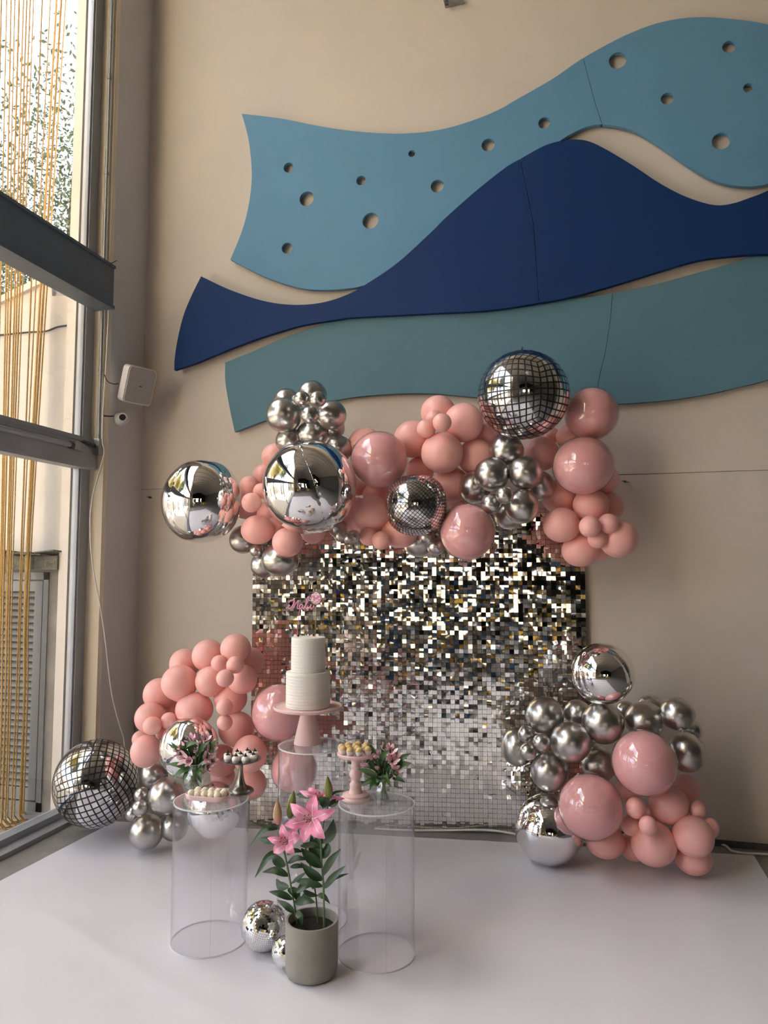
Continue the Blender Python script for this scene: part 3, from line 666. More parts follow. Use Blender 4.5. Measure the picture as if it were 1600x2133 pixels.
# ------------------------------------------------------------------ balloons: zone, kind, x, y, z, radius, width/height, label
BL = [
('A', 'S', -1.714, -0.515, 2.622, 0.0828, 1.0, 'silver latex balloon behind, at the upper left of the topmost silver cluster'),
('A', 'S', -1.537, -0.54, 2.648, 0.0875, 1.0, 'topmost large silver latex balloon of the silver cluster left of the garland'),
('A', 'S', -1.685, -0.629, 2.515, 0.1036, 1.0, 'large silver latex balloon on the left side of the topmost silver cluster'),
('A', 'S', -1.521, -0.75, 2.578, 0.0444, 1.0, 'tiny silver balloon, upper left of three tiny ones in the topmost cluster'),
('A', 'S', -1.423, -0.75, 2.569, 0.047, 1.0, 'tiny silver balloon, upper right of three tiny ones in the topmost cluster'),
('A', 'S', -1.443, -0.82, 2.463, 0.0489, 1.0, 'tiny silver balloon, lowest of three tiny ones in the topmost cluster'),
('A', 'S', -1.385, -0.61, 2.503, 0.0854, 1.0, 'large silver latex balloon on the right side of the topmost silver cluster'),
('A', 'S', -1.424, -0.47, 2.456, 0.0707, 1.0, 'silver balloon half hidden behind the lower right of the topmost silver cluster'),
('A', 'S', -1.535, -0.54, 2.407, 0.0872, 1.14, 'large silver latex balloon just above the front mirror orb'),
('A', 'S', -1.678, -0.55, 2.37, 0.082, 1.0, 'silver latex balloon at the upper left edge of the front mirror orb'),
('A', 'S', -1.362, -0.54, 2.311, 0.078, 1.0, 'silver latex balloon at the upper right edge of the front mirror orb'),
('A', 'M', -2.169, -0.723, 1.996, 0.2453, 0.91, 'leftmost mirror finish silver orb balloon of the garland, against the bare wall'),
('A', 'M', -1.442, -0.82, 2.05, 0.2681, 1.0, 'largest mirror finish silver orb balloon in front of the garland'),
('A', 'P', -1.781, -0.53, 2.279, 0.0797, 1.0, 'pink balloon peeking out above left of the front mirror orb'),
('A', 'P', -1.849, -0.54, 2.163, 0.0678, 1.0, 'pink balloon behind, touching the left rim of the front mirror orb'),
('A', 'P', -1.882, -0.68, 2.089, 0.0543, 1.0, 'small pink balloon, upper left one between the two mirror orbs'),
('A', 'P', -1.991, -0.494, 1.997, 0.0956, 1.0, 'large pink balloon between the two mirror orbs'),
('A', 'P', -1.798, -0.82, 1.971, 0.055, 1.0, 'small pink balloon in front of a large pink one between the mirror orbs'),
('A', 'P', -1.771, -0.75, 2.044, 0.0447, 1.0, 'small pink balloon tucked against the left rim of the front mirror orb'),
('A', 'P', -1.786, -0.559, 1.919, 0.0875, 1.0, 'pink balloon below left of the front mirror orb, partly behind it'),
('A', 'P', -1.805, -0.716, 1.818, 0.0898, 1.13, 'large pink balloon below the gap between the two mirror orbs'),
('A', 'P', -1.721, -0.629, 1.844, 0.0572, 1.0, 'small pink balloon wedged under the front mirror orb on its left'),
('A', 'P', -1.595, -0.765, 1.741, 0.0838, 1.03, 'pink balloon hanging at the lower left end of the garland beside silver ones'),
('A', 'P', -1.524, -0.54, 1.817, 0.0752, 1.0, 'pink balloon peeking out directly under the front mirror orb'),
('A', 'S', -1.979, -0.54, 1.769, 0.0854, 1.0, 'silver balloon under the pink ones, right below the leftmost mirror orb'),
('A', 'S', -1.829, -0.68, 1.697, 0.0368, 1.0, "tiny silver balloon between larger silver ones at the garland's lower left end"),
('A', 'S', -1.812, -0.604, 1.612, 0.0775, 1.0, "lowest left silver balloon hanging from the garland, by the panel's corner"),
('A', 'S', -1.678, -0.672, 1.643, 0.1011, 1.12, "biggest silver latex balloon at the garland's lower left end"),
('A', 'S', -1.369, -0.54, 1.83, 0.0545, 1.0, 'silver balloon under the garland just right of the front mirror orb'),
('A', 'S', -1.304, -0.68, 1.78, 0.036, 1.0, 'tiny silver balloon, leftmost of three below right of the front mirror orb'),
('A', 'S', -1.223, -0.68, 1.776, 0.0358, 1.0, 'tiny silver balloon, rightmost of three below right of the front mirror orb'),
('A', 'S', -1.23, -0.75, 1.76, 0.0271, 1.0, 'tiniest silver balloon, middle of three below right of the front mirror orb'),
('A', 'P', -1.217, -0.47, 2.339, 0.1019, 1.0, 'dusky pink balloon behind the left glossy pink balloon, its top showing'),
('B', 'G', -1.086, -0.63, 2.22, 0.167, 1.0, 'large glossy pink balloon left in the garland, between front mirror orb and square disco balloon'),
('B', 'P', -0.932, -0.42, 2.37, 0.11, 1.0, 'pink balloon right of the left glossy one, outer left of the pink cluster'),
('B', 'P', -0.775, -0.42, 2.524, 0.1003, 1.0, 'topmost pink balloon at the middle of the garland'),
('B', 'P', -0.612, -0.49, 2.44, 0.1115, 1.0, 'large pink balloon touching the left side of the top disco balloon'),
('B', 'P', -0.772, -0.56, 2.46, 0.0472, 1.0, 'tiny pink balloon, rear one of three in the middle pink cluster'),
('B', 'P', -0.702, -0.7, 2.406, 0.0508, 1.0, 'tiny pink balloon, front right one of three in the middle pink cluster'),
('B', 'P', -0.807, -0.63, 2.389, 0.052, 1.0, 'tiny pink balloon, front left one of three in the middle pink cluster'),
('B', 'P', -0.728, -0.56, 2.256, 0.1161, 1.0, 'large pink balloon at the bottom of the middle pink cluster'),
('B', 'P', -0.55, -0.42, 2.247, 0.1042, 1.0, 'pink balloon between middle pink cluster and central silver cluster'),
('B', 'P', -0.483, -0.35, 2.391, 0.0741, 1.0, 'pink balloon mostly hidden under the left foot of the top disco balloon'),
('B', 'P', -0.903, -0.35, 2.188, 0.082, 1.0, 'dusky pink balloon behind, just above the square disco balloon'),
('B', 'P', -0.702, -0.404, 2.085, 0.1055, 1.0, 'pink balloon to the upper right of the square disco balloon'),
('B', 'P', -0.664, -0.287, 1.994, 0.0758, 1.0, 'pink balloon in shadow above the lowest glossy pink balloon'),
('B', 'P', -1.177, -0.35, 2.048, 0.0832, 1.0, 'pink balloon in shadow under the left glossy pink balloon'),
('B', 'P', -1.147, -0.543, 1.909, 0.1078, 1.0, 'large pink balloon to the left of the square disco balloon'),
('B', 'P', -1.283, -0.419, 1.914, 0.1058, 1.0, 'pink balloon behind, between the front mirror orb and a large pink one'),
('B', 'P', -1.298, -0.35, 2.123, 0.0779, 1.0, 'pink balloon in the gap between front mirror orb and left glossy pink balloon'),
('B', 'P', -1.156, -0.594, 1.779, 0.056, 1.0, "small pink balloon, left of two hanging at the garland's lower edge"),
('B', 'P', -1.071, -0.63, 1.752, 0.0524, 1.0, "small pink balloon, right of two hanging at the garland's lower edge"),
('B', 'P', -0.995, -0.51, 1.806, 0.0988, 1.12, 'pink balloon directly beneath the square disco balloon'),
('B', 'E', -0.852, -0.7, 1.946, 0.1773, 1.0, 'small squarish disco pattern foil balloon in the middle of the garland'),
('B', 'D', -0.258, -0.63, 2.551, 0.2491, 1.02, 'disco pattern foil balloon crowning the garland, overlapping the teal board'),
('B', 'G', -0.575, -0.63, 1.795, 0.1588, 0.98, 'lowest glossy pink balloon of the garland, hanging before the sequins'),
('B', 'S', -0.901, -0.397, 1.744, 0.0877, 1.1, "silver balloon at the garland's lower edge, left of the lowest glossy pink one"),
('B', 'S', -0.822, -0.556, 1.774, 0.0442, 1.0, 'small silver balloon, left of two beside the lowest glossy pink balloon'),
('B', 'S', -0.772, -0.49, 1.79, 0.0392, 1.0, 'small silver balloon, touching the upper left of the lowest glossy pink balloon'),
('B', 'S', -0.767, -0.563, 1.716, 0.0494, 1.0, 'small silver balloon at lower left of the lowest glossy pink balloon'),
('B', 'S', -0.367, -0.49, 2.263, 0.0943, 1.03, 'top balloon of the central silver cluster under the top disco balloon'),
('B', 'S', -0.444, -0.573, 2.119, 0.0942, 1.0, 'upper left large balloon of the central silver cluster'),
('B', 'S', -0.256, -0.56, 2.125, 0.0904, 1.0, 'upper right large balloon of the central silver cluster'),
('B', 'S', -0.553, -0.474, 2.059, 0.0916, 0.94, 'outer left balloon of the central silver cluster, partly behind'),
('B', 'S', -0.184, -0.42, 2.063, 0.0818, 0.94, 'outer right balloon of the central silver cluster, partly behind'),
('B', 'S', -0.28, -0.56, 1.937, 0.0943, 0.97, 'lower right large balloon of the central silver cluster'),
('B', 'S', -0.359, -0.7, 1.988, 0.0466, 1.0, 'tiny round balloon at the heart of the central silver cluster'),
('B', 'S', -0.44, -0.63, 1.948, 0.0556, 1.0, 'small balloon at lower left of the central silver cluster'),
('B', 'S', -0.364, -0.42, 1.908, 0.0884, 1.0, 'lowest balloon of the central silver cluster, behind the others'),
('C', 'P', -0.178, -0.3, 2.27, 0.0983, 1.0, 'dusky pink balloon between central silver cluster and right glossy balloons'),
('C', 'P', 0.019, -0.27, 2.367, 0.0952, 1.3, 'dull beige pink balloon squeezed between the two right glossy balloons'),
('C', 'P', -0.117, -0.23, 2.389, 0.0455, 1.0, 'tiny pink balloon showing at the right foot of the top disco balloon'),
('C', 'G', 0.108, -0.43, 2.467, 0.1516, 1.0, 'glossy pink balloon right behind the top disco balloon, against the teal board'),
('C', 'G', 0.056, -0.51, 2.161, 0.1674, 1.03, 'large glossy pink balloon at the right shoulder of the garland'),
('C', 'P', 0.17, -0.3, 2.108, 0.0842, 1.0, 'pink balloon behind the right edge of the right shoulder glossy balloon'),
('C', 'P', -0.08, -0.3, 2.01, 0.0972, 1.0, 'pink balloon below left of the right shoulder glossy balloon'),
('C', 'P', 0.095, -0.39, 1.948, 0.0962, 1.0, 'pink balloon directly below the right shoulder glossy balloon'),
('C', 'P', 0.197, -0.276, 1.95, 0.0816, 1.0, 'pink balloon at the outer right, behind the right pink cluster'),
('C', 'P', -0.068, -0.44, 1.836, 0.0977, 1.03, 'large pink balloon on the left of the right pink cluster'),
('C', 'P', 0.084, -0.58, 1.818, 0.0561, 1.0, 'small pink balloon, left of three at the heart of the right cluster'),
('C', 'P', 0.183, -0.523, 1.835, 0.0538, 1.0, 'small pink balloon, upper right of three in the right cluster'),
('C', 'P', 0.124, -0.51, 1.753, 0.0516, 1.0, 'small pink balloon, lowest of three in the right cluster'),
('C', 'P', 0.239, -0.433, 1.754, 0.1013, 1.0, "large pink balloon at the garland's far right end"),
('C', 'P', 0.032, -0.37, 1.693, 0.0953, 1.09, "large pink balloon at the bottom of the garland's right end"),
('C', 'P', 0.142, -0.3, 1.689, 0.054, 1.0, 'pink balloon hidden behind between the two lowest right balloons'),
('L', 'D', -2.783, -0.81, 0.316, 0.2491, 0.94, 'big disco pattern foil balloon on the floor at far left by the window'),
('L', 'P', -2.061, -0.81, 1.088, 0.0896, 1.0, 'pink balloon, second from the top of the lower left garland'),
('L', 'P', -2.253, -0.74, 1.026, 0.086, 1.0, 'pink balloon at the upper left slope of the lower left garland'),
('L', 'P', -1.854, -0.88, 1.142, 0.0808, 1.03, 'topmost pink balloon of the lower left garland'),
('L', 'P', -2.203, -0.88, 0.937, 0.0985, 1.0, 'largest pink balloon at mid left of the lower left garland'),
('L', 'P', -2.381, -0.799, 0.853, 0.0899, 1.0, 'pink balloon on the outer left edge of the lower left garland'),
('L', 'P', -2.006, -0.88, 0.955, 0.082, 1.0, 'pink balloon left of the three tiny ones in the lower left garland'),
('L', 'P', -1.917, -0.95, 1.067, 0.0442, 1.0, 'tiny pink balloon, left of the top three in the lower left garland'),
('L', 'P', -1.786, -1.02, 1.072, 0.0458, 1.0, 'tiny pink balloon, right of the top three in the lower left garland'),
('L', 'P', -1.809, -1.09, 1.01, 0.0448, 1.0, 'tiny pink balloon, lowest of the top three in the lower left garland'),
('L', 'P', -1.81, -0.88, 0.974, 0.0788, 1.0, 'pink balloon right of the three tiny ones in the lower left garland'),
('L', 'P', -1.834, -0.74, 1.051, 0.0819, 1.0, 'pink balloon behind at the upper right of the lower left garland'),
('L', 'P', -1.917, -0.81, 0.854, 0.0908, 1.0, 'pink balloon behind the tiny ones in the middle of the lower left garland'),
('L', 'P', -1.845, -1.02, 0.845, 0.0429, 1.0, 'tiny pink balloon, upper of two stacked in the lower left garland'),
('L', 'P', -1.843, -1.02, 0.763, 0.0402, 1.0, 'tiny pink balloon, lower of two stacked in the lower left garland'),
('L', 'P', -2.105, -0.88, 0.793, 0.0974, 1.11, 'wide pink balloon right above the mirror orb in the lower left garland'),
('L', 'P', -2.379, -0.891, 0.735, 0.0847, 1.0, 'pink balloon on the far left, behind a tiny one, above the disco balloon'),
('L', 'P', -2.284, -1.02, 0.721, 0.0484, 1.0, 'tiny pink balloon at the far left of the lower left garland'),
('L', 'P', -2.223, -0.95, 0.739, 0.0441, 1.0, 'tiny pink balloon touching the upper left rim of the lower mirror orb'),
('L', 'P', -2.326, -0.74, 0.756, 0.0467, 1.0, 'small pink balloon in the gap left of the wide pink one'),
('L', 'P', -1.875, -0.81, 0.681, 0.0965, 1.03, 'pink balloon left of the large glossy one in the lower left garland'),
('L', 'P', -2.365, -0.95, 0.561, 0.0838, 0.91, 'pink balloon right of the big disco balloon, lowest at the left'),
('L', 'P', -2.537, -0.74, 0.57, 0.0494, 1.0, 'pink balloon peeking out between two pink ones beside the big disco balloon'),
('L', 'P', -1.727, -0.95, 0.587, 0.0918, 0.92, 'pink balloon behind the chocolate topped sweets'),
('L', 'P', -1.97, -0.811, 0.5, 0.0867, 1.0, 'pink balloon behind the left bouquet'),
('L', 'P', -1.785, -0.81, 0.385, 0.0854, 1.0, "pink balloon behind the silver stand's stem"),
('L', 'P', -1.994, -0.738, 0.393, 0.0666, 1.0, 'pink balloon low behind the left bouquet'),
('L', 'P', -2.35, -0.81, 0.633, 0.0376, 1.0, 'tiny pink balloon just left of the lower mirror orb'),
('L', 'G', -1.586, -0.88, 0.803, 0.1547, 1.0, 'large glossy pink balloon behind the left side of the cake stand'),
('L', 'G', -1.495, -0.88, 0.505, 0.1261, 1.0, 'large glossy pink balloon seen through the tallest clear pedestal'),
('L', 'M', -2.054, -1.02, 0.621, 0.1608, 0.94, 'mirror finish silver orb balloon behind the left bouquet'),
('L', 'M', -1.897, -1.02, 0.303, 0.1432, 0.95, 'mirror finish silver orb balloon behind the left clear pedestal'),
('L', 'S', -2.397, -0.81, 0.394, 0.0771, 1.0, 'silver balloon behind, under the lower left mirror orb'),
('L', 'S', -2.23, -0.95, 0.326, 0.0951, 0.97, "large silver balloon to the left of the left pedestal's top"),
('L', 'S', -2.385, -0.95, 0.319, 0.0408, 1.0, 'tiny silver balloon, top of three beside the big disco balloon'),
('L', 'S', -2.347, -1.02, 0.273, 0.0423, 1.0, 'tiny silver balloon, middle and foremost of three beside the big disco balloon'),
('L', 'S', -2.484, -0.88, 0.186, 0.0414, 1.0, 'tiny silver balloon, lowest of three beside the big disco balloon'),
('L', 'S', -2.349, -0.95, 0.12, 0.0918, 0.97, 'lowest silver balloon, on the floor by the big disco balloon'),
('L', 'S', -2.217, -0.88, 0.137, 0.074, 1.0, "silver balloon on the floor, half seen through the left pedestal's edge"),
('R', 'M', 0.133, -0.58, 1.036, 0.1629, 1.03, 'mirror finish orb balloon topping the lower right garland'),
('R', 'S', -0.178, -0.44, 0.772, 0.1014, 1.0, 'silver balloon, top left of the lower right garland'),
('R', 'S', -0.002, -0.37, 0.78, 0.0729, 1.0, 'silver balloon behind, below left of the top right mirror orb'),
('R', 'S', 0.13, -0.51, 0.763, 0.1078, 0.98, 'large silver balloon directly under the top right mirror orb'),
('R', 'S', 0.351, -0.44, 0.776, 0.0986, 1.11, 'silver balloon right of center, above the upper glossy pink balloon'),
('R', 'S', 0.506, -0.51, 0.831, 0.0848, 1.03, 'upper right silver balloon of the lower right garland'),
('R', 'S', 0.392, -0.3, 0.816, 0.0714, 1.0, 'silver balloon behind, its top showing between two right silver balloons'),
('R', 'S', -0.331, -0.44, 0.592, 0.0951, 0.87, 'leftmost silver balloon of the lower right garland'),
('R', 'S', -0.273, -0.58, 0.697, 0.0429, 1.0, 'tiny silver balloon, upper of three at the left of the lower right garland'),
('R', 'S', -0.189, -0.65, 0.675, 0.0442, 1.0, 'tiny silver balloon, right of three at the left of the lower right garland'),
('R', 'S', -0.26, -0.65, 0.621, 0.0444, 1.0, 'tiny silver balloon, lower of three at the left of the lower right garland'),
('R', 'S', -0.039, -0.58, 0.668, 0.1035, 1.0, 'large silver balloon in the middle, left of the one under the mirror orb'),
('R', 'S', -0.154, -0.51, 0.488, 0.1004, 0.95, 'silver balloon above the mirror orb that stands on the sheet'),
('R', 'S', 0.107, -0.44, 0.527, 0.0899, 1.0, 'silver balloon between the two glossy pink balloons at lower right'),
('R', 'S', 0.554, -0.44, 0.619, 0.0943, 0.88, 'silver balloon at the right of the upper glossy pink balloon'),
('R', 'S', 0.601, -0.3, 0.707, 0.0546, 1.0, 'silver balloon behind, between two silver ones at the far right'),
('R', 'S', 0.262, -0.3, 0.796, 0.0517, 1.0, "small silver balloon in shadow right of the top right mirror orb's foot"),
('R', 'G', 0.323, -0.65, 0.603, 0.1634, 0.99, 'upper glossy pink balloon of the lower right garland'),
('R', 'G', 0.054, -0.65, 0.363, 0.1658, 0.99, 'lower glossy pink balloon of the lower right garland'),
('R', 'M', -0.165, -0.51, 0.183, 0.1824, 0.97, 'mirror finish orb balloon standing on the white sheet at right'),
('R', 'P', 0.557, -0.37, 0.413, 0.0698, 1.0, 'pink balloon behind, right below the silver ones at the far right'),
('R', 'P', 0.45, -0.51, 0.362, 0.0959, 1.0, 'large pink balloon just below right of the upper glossy pink one'),
('R', 'P', 0.589, -0.51, 0.347, 0.0413, 0.89, 'small pink balloon, upper of two on the right edge'),
('R', 'P', 0.278, -0.65, 0.375, 0.0494, 0.95, 'tiny pink balloon, upper of two in front, between glossy pink balloons'),
('R', 'P', 0.328, -0.72, 0.315, 0.0435, 0.95, 'tiny pink balloon, lower of two in front of the lower right garland'),
('R', 'P', 0.257, -0.58, 0.261, 0.0489, 1.0, 'small pink balloon right beside the lower glossy pink balloon'),
('R', 'P', 0.365, -0.44, 0.281, 0.0383, 1.0, 'small pink balloon behind the two tiny front ones'),
('R', 'P', 0.554, -0.583, 0.235, 0.0966, 1.0, 'large pink balloon at the lower right corner of the lower right garland'),
('R', 'P', 0.651, -0.51, 0.261, 0.0429, 0.81, 'small pink balloon, outermost on the right edge'),
('R', 'P', 0.365, -0.58, 0.18, 0.1076, 1.0, 'largest pink balloon near the floor of the lower right garland'),
('R', 'P', 0.128, -0.51, 0.147, 0.0918, 1.14, 'pink balloon under the lower glossy pink balloon'),
('R', 'P', 0.278, -0.44, 0.109, 0.0741, 1.0, 'pink balloon in shadow near the floor between two pink ones'),
('R', 'P', 0.562, -0.506, 0.1, 0.084, 1.11, 'lowest pink balloon, resting on the sheet at far right'),
('R', 'P', 0.258, -0.37, 0.383, 0.0646, 1.0, 'pink balloon in the gap between the two lower glossy pink balloons'),
('R', 'P', -0.015, -0.37, 0.084, 0.0325, 1.0, 'tiny pink balloon between the standing mirror orb and a pink one'),
]
def latex_shape(v):
    return 1.0 - .035 * max(0, -v.z) ** 3
unit = MB().sphere((0, 0, 0), 1, 44, 30, fn=latex_shape)
me_pink = unit.mesh('pink_balloon', M_['pink_latex']); me_silver = unit.mesh('silver_balloon', M_['silver_latex'])
u2 = MB().sphere((0, 0, 0), 1, 64, 44)
me_inner = u2.mesh('inner_balloon', M_['pink_inner']); me_outer = u2.mesh('clear_shell', M_['clear_bubble'])
def orb_fn(lobe, wr):
    def fn(v):
        a = atan2(v.y, v.x); g = abs(((a / (pi / 2)) % 1) - .5) * 2            # 1 on a seam, 0 mid gore
        t = math.acos(max(-1, min(1, v.z)))
        r = 1 - lobe * g ** 6 * sin(t) ** 2 - .02 * (1 - sin(t)) ** 3 * (1 if abs(v.z) > .8 else 0)
        r += wr * math.exp(-((1 - g) / .07) ** 2) * sin(t * 46) + wr * .7 * math.exp(-((1 - g) / .16) ** 2) * sin(t * 27 + 2 * sin(a * 3))
        return r
    return fn
me_orb = MB().sphere((0, 0, 0), 1, 192, 110, fn=orb_fn(.03, .0032)).mesh('foil_skin', M_['foil_mirror'])
def seam_mesh(r0, k):
    q = MB()
    for s in range(4):
        a = s * pi / 2; pts = [Vector((cos(a) * sin(t), sin(a) * sin(t), cos(t))) * (r0 + .006 * sin(i * 2.4)) for i, t in enumerate([.10 + (pi - .2) * i / 90 for i in range(91)])]
        q.tube(pts, .0042, 4)
    return q.mesh('seam', M_['foil_mirror'])
me_seam = seam_mesh(.972, 0)
def disco_mesh(name, mname, lobe, square=0):
    q = MB(); n = 30; per = []
    base = []
    for g in range(4): base.append(('s', g))
    base += [('t', 1), ('t', -1)]
    uvs = []
    for kind, g in base:
        vs = []
        for j in range(n + 1):
            for i in range(n + 1):
                a = (i / n - .5) * pi / 2; b = (j / n - .5) * pi / 2
                v = Vector((tan(a), -1, tan(b))).normalized()
                if kind == 's': v = Matrix.Rotation(g * pi / 2, 3, 'Z') @ v
                else: v = Matrix.Rotation(-g * pi / 2, 3, 'X') @ v
                rr = 1.0
                aa = atan2(v.y, v.x); gg = abs(((aa / (pi / 2)) % 1) - .5) * 2
                rr -= lobe * gg ** 8 * (1 - abs(v.z)) ** .5
                if square:
                    rr *= 1 + square * (abs(v.x) ** 4 + abs(v.z) ** 4 - .75)
                vs.append(v * rr); uvs.append((i / n * 1.0 + g * 7 + (30 if kind == 't' else 0), j / n))
        q.add(vs, [(j * (n + 1) + i, j * (n + 1) + i + 1, (j + 1) * (n + 1) + i + 1, (j + 1) * (n + 1) + i) for j in range(n) for i in range(n)])
    me = q.mesh(name, M_[mname]); ul = me.uv_layers.new(name='grid')
    for lp in me.loops: ul.data[lp.index].uv = uvs[lp.vertex_index]
    # smooth joins over the patch borders
    me.normals_split_custom_set([Vector(me.vertices[lp.vertex_index].co).normalized() for lp in me.loops])
    return me
me_disco = disco_mesh('foil_skin', 'disco_foil', .015)
me_disco2 = disco_mesh('foil_skin', 'disco_foil_fine', 0, .10)
st = MB()
for k in range(14):
    a = 2 * pi * k / 14; L = .085 if k % 2 == 0 else .055; d = Vector((cos(a), 0, sin(a))); w = Vector((-sin(a), 0, cos(a))) * .004
    st.add([w * 1.0, d * L, -w], [(0, 1, 2)])
me_star = st.mesh('star_print', M_['white_print'], smooth=False)
G = {'A': 'left part of the upper garland', 'B': 'middle part of the upper garland', 'C': 'right part of the upper garland', 'L': 'lower left garland', 'R': 'lower right garland'}
KN = {'P': 'pink latex balloons of the ', 'S': 'silver latex balloons of the ', 'G': 'glossy pink balloons of the ', 'M': 'mirror orb balloons of the ', 'D': 'disco foil balloons', 'E': 'disco foil balloons'}
tw = random.Random(5)
for (zone, kind, x, y, z, r, asp, label) in BL:
    grp = KN[kind] + (G[zone] if kind not in 'DE' else '')
    if kind in 'PS': r *= 1.045
    sx = asp ** .5; scl = (r * sx, r, r / sx)
    if kind in 'PS':
        o = link('pink_balloon' if kind == 'P' else 'silver_balloon', me_pink if kind == 'P' else me_silver, None, (x, y, z), None, scl)
        if asp == 1: o.rotation_euler = (tw.uniform(-.6, .6), tw.uniform(-.6, .6), 0)
        tag(o, label, 'balloon', grp)
    elif kind == 'G':
        t = thing('glossy_pink_balloon', (x, y, z), label, 'balloon', grp)
        link('inner_balloon', me_inner, t, None, None, tuple(s * .955 for s in scl)); link('clear_shell', me_outer, t, None, None, scl)
    elif kind == 'M':
        t = thing('mirror_orb_balloon', (x, y, z), label, 'balloon', grp)
        rot = {0: (0.25, -.12, .5), 1: (-.35, .2, 1.0), 2: (.5, .3, .2), 3: (-.2, -.4, .9)}[tw.randrange(4)]
        if 'leftmost mirror' in label: rot = (.05, 0.12, 1.15)
        if 'largest mirror' in label: rot = (-.15, -.35, .45)
        if 'standing on the white' in label: rot = (1.15, .35, .2)
        e = t; link('foil_skin', me_orb, e, None, rot, scl); link('seam', me_seam, e, None, rot, scl)
    else:
        t = thing('disco_balloon', (x, y, z), label, 'balloon', grp)
        if kind == 'E': link('foil_skin', me_disco2, t, None, (.15, .75, .1), scl)
        else:
            rot = (.10, 0.03, -.35) if x > -1.5 else (.55, -.28, .3)
            f = link('foil_skin', me_disco, t, None, rot, scl)
            if x > -1.5:
                q = MB(); q.tube([(0, 0, .97), (0, 0, 1.03)], .02, 8); q.tube([(0, 0, 1.03), (.02, 0, 1.06), (0, 0, 1.08)], .012, 6)
                link('knot', q.mesh('knot', M_['black_line']), f)
            for (sa, sb) in ((.5, .35), (.1, -.1), (-.35, .62), (-.1, -.55), (.6, -.5)):
                d = Vector((sin(sa) * cos(sb), -cos(sa) * cos(sb), sin(sb)))
                so_ = link('star_print', me_star, f, d * 1.002)
                so_.rotation_euler = d.to_track_quat('-Y', 'Z').to_euler()
# ------------------------------------------------------------------ clear acrylic pedestals
PR = .16
def pedestal(px, py, h, label):
    c = onZ(px, py, .005); t = thing('clear_pedestal', (c.x, c.y, .005), label, 'pedestal', 'clear acrylic pedestals')
    w = .003
    q = MB(); q.lathe([(PR, 0), (PR, h)], 96); q.lathe([(PR - w, h - .004), (PR - w, .0)], 96); q.build('tube_wall', M_['acrylic'], t)
    q = MB(); q.lathe([(PR - w, .0), (PR + .0008, .0), (PR + .0008, .004), (PR - w, .004), (PR - w, 0)], 96); q.build('bottom_rim', M_['acrylic_edge'], t, angle=30)
    q = MB(); q.lathe([(0.0001, h), (PR - .004, h)], 96); q.lathe([(PR - w, h - .005), (.0001, h - .005)], 96); q.build('top_disc', M_['acrylic_top'], t)
    q = MB(); q.lathe([(PR - .004, h), (PR + .0006, h), (PR + .0006, h - .005), (PR - .004, h - .005), (PR - .004, h)], 96); q.build('top_rim', M_['acrylic_edge'], t, angle=30)
    a = radians(-60); q = MB(); q.tube([((PR - .001) * cos(a), (PR - .001) * sin(a), .002), ((PR - .001) * cos(a), (PR - .001) * sin(a), h - .004)], .0016, 5); q.build('glue_seam', M_['acrylic'], t)
    return Vector((c.x, c.y, h + .005))
PL = pedestal(435, 1955, .585, 'left clear acrylic cylinder pedestal holding a tray of coconut sweets')
PRR = pedestal(784, 1984, .605, 'right clear acrylic cylinder pedestal holding the turned pink stand')
PT = pedestal(650, 1915, .775, 'tallest clear acrylic cylinder pedestal, holding the cake stand')
def pxm(p): return F / depth(p)

# ------------------------------------------------------------------ cake on its stand
cs = onZ(641, 1548, PT.z); s = pxm(cs)
t = thing('cake_stand', cs, 'pale pink cake stand with conical foot and round plate under the cake', 'cake stand')
hs = 76 / s
q = MB(); q.lathe([(.001, 0), (.064, 0), (.0645, .003), (.030, hs - .014), (.030, hs - .012)], 48); q.build('foot', M_['pink_stand'], t)
q = MB(); q.lathe([(.001, hs - .014), (.05, hs - .014), (.150, hs - .013), (.160, hs - .009), (.162, hs), (.160, hs + .003), (.154, hs + .001), (.150, hs - .003), (.001, hs - .003)], 72); q.build('plate', M_['pink_stand'], t)
ck = Vector((cs.x, cs.y, cs.z + hs - .003))
t = thing('layer_cake', ck, 'two tier cream white cake with combed ridges on the pink stand', 'cake')
def tier(nm, r, z0, z1):
    q = MB(); prof = [(.001, z0), (r * .97, z0), (r, z0 + .004)]; n = 44
    for i in range(n + 1):
        z = z0 + .006 + (z1 - z0 - .012) * i / n; k = (i / n * 11) % 1
        prof.append((r + .0016 * (k - .5) + .0006 * noise.noise(Vector((0, 0, z * 90 + r))), z))
    prof += [(r * .985, z1), (.001, z1)]
    q.lathe(prof, 96, wob=lambda a, z: .006 * noise.noise(Vector((cos(a) * 1.6, sin(a) * 1.6, z * 75))))
    q.build(nm, M_['cream_icing'], t, angle=60)
h1 = 73 / s; h2 = 144 / s
tier('lower_tier', .104, 0, h1); tier('upper_tier', .0805, h1, h2)
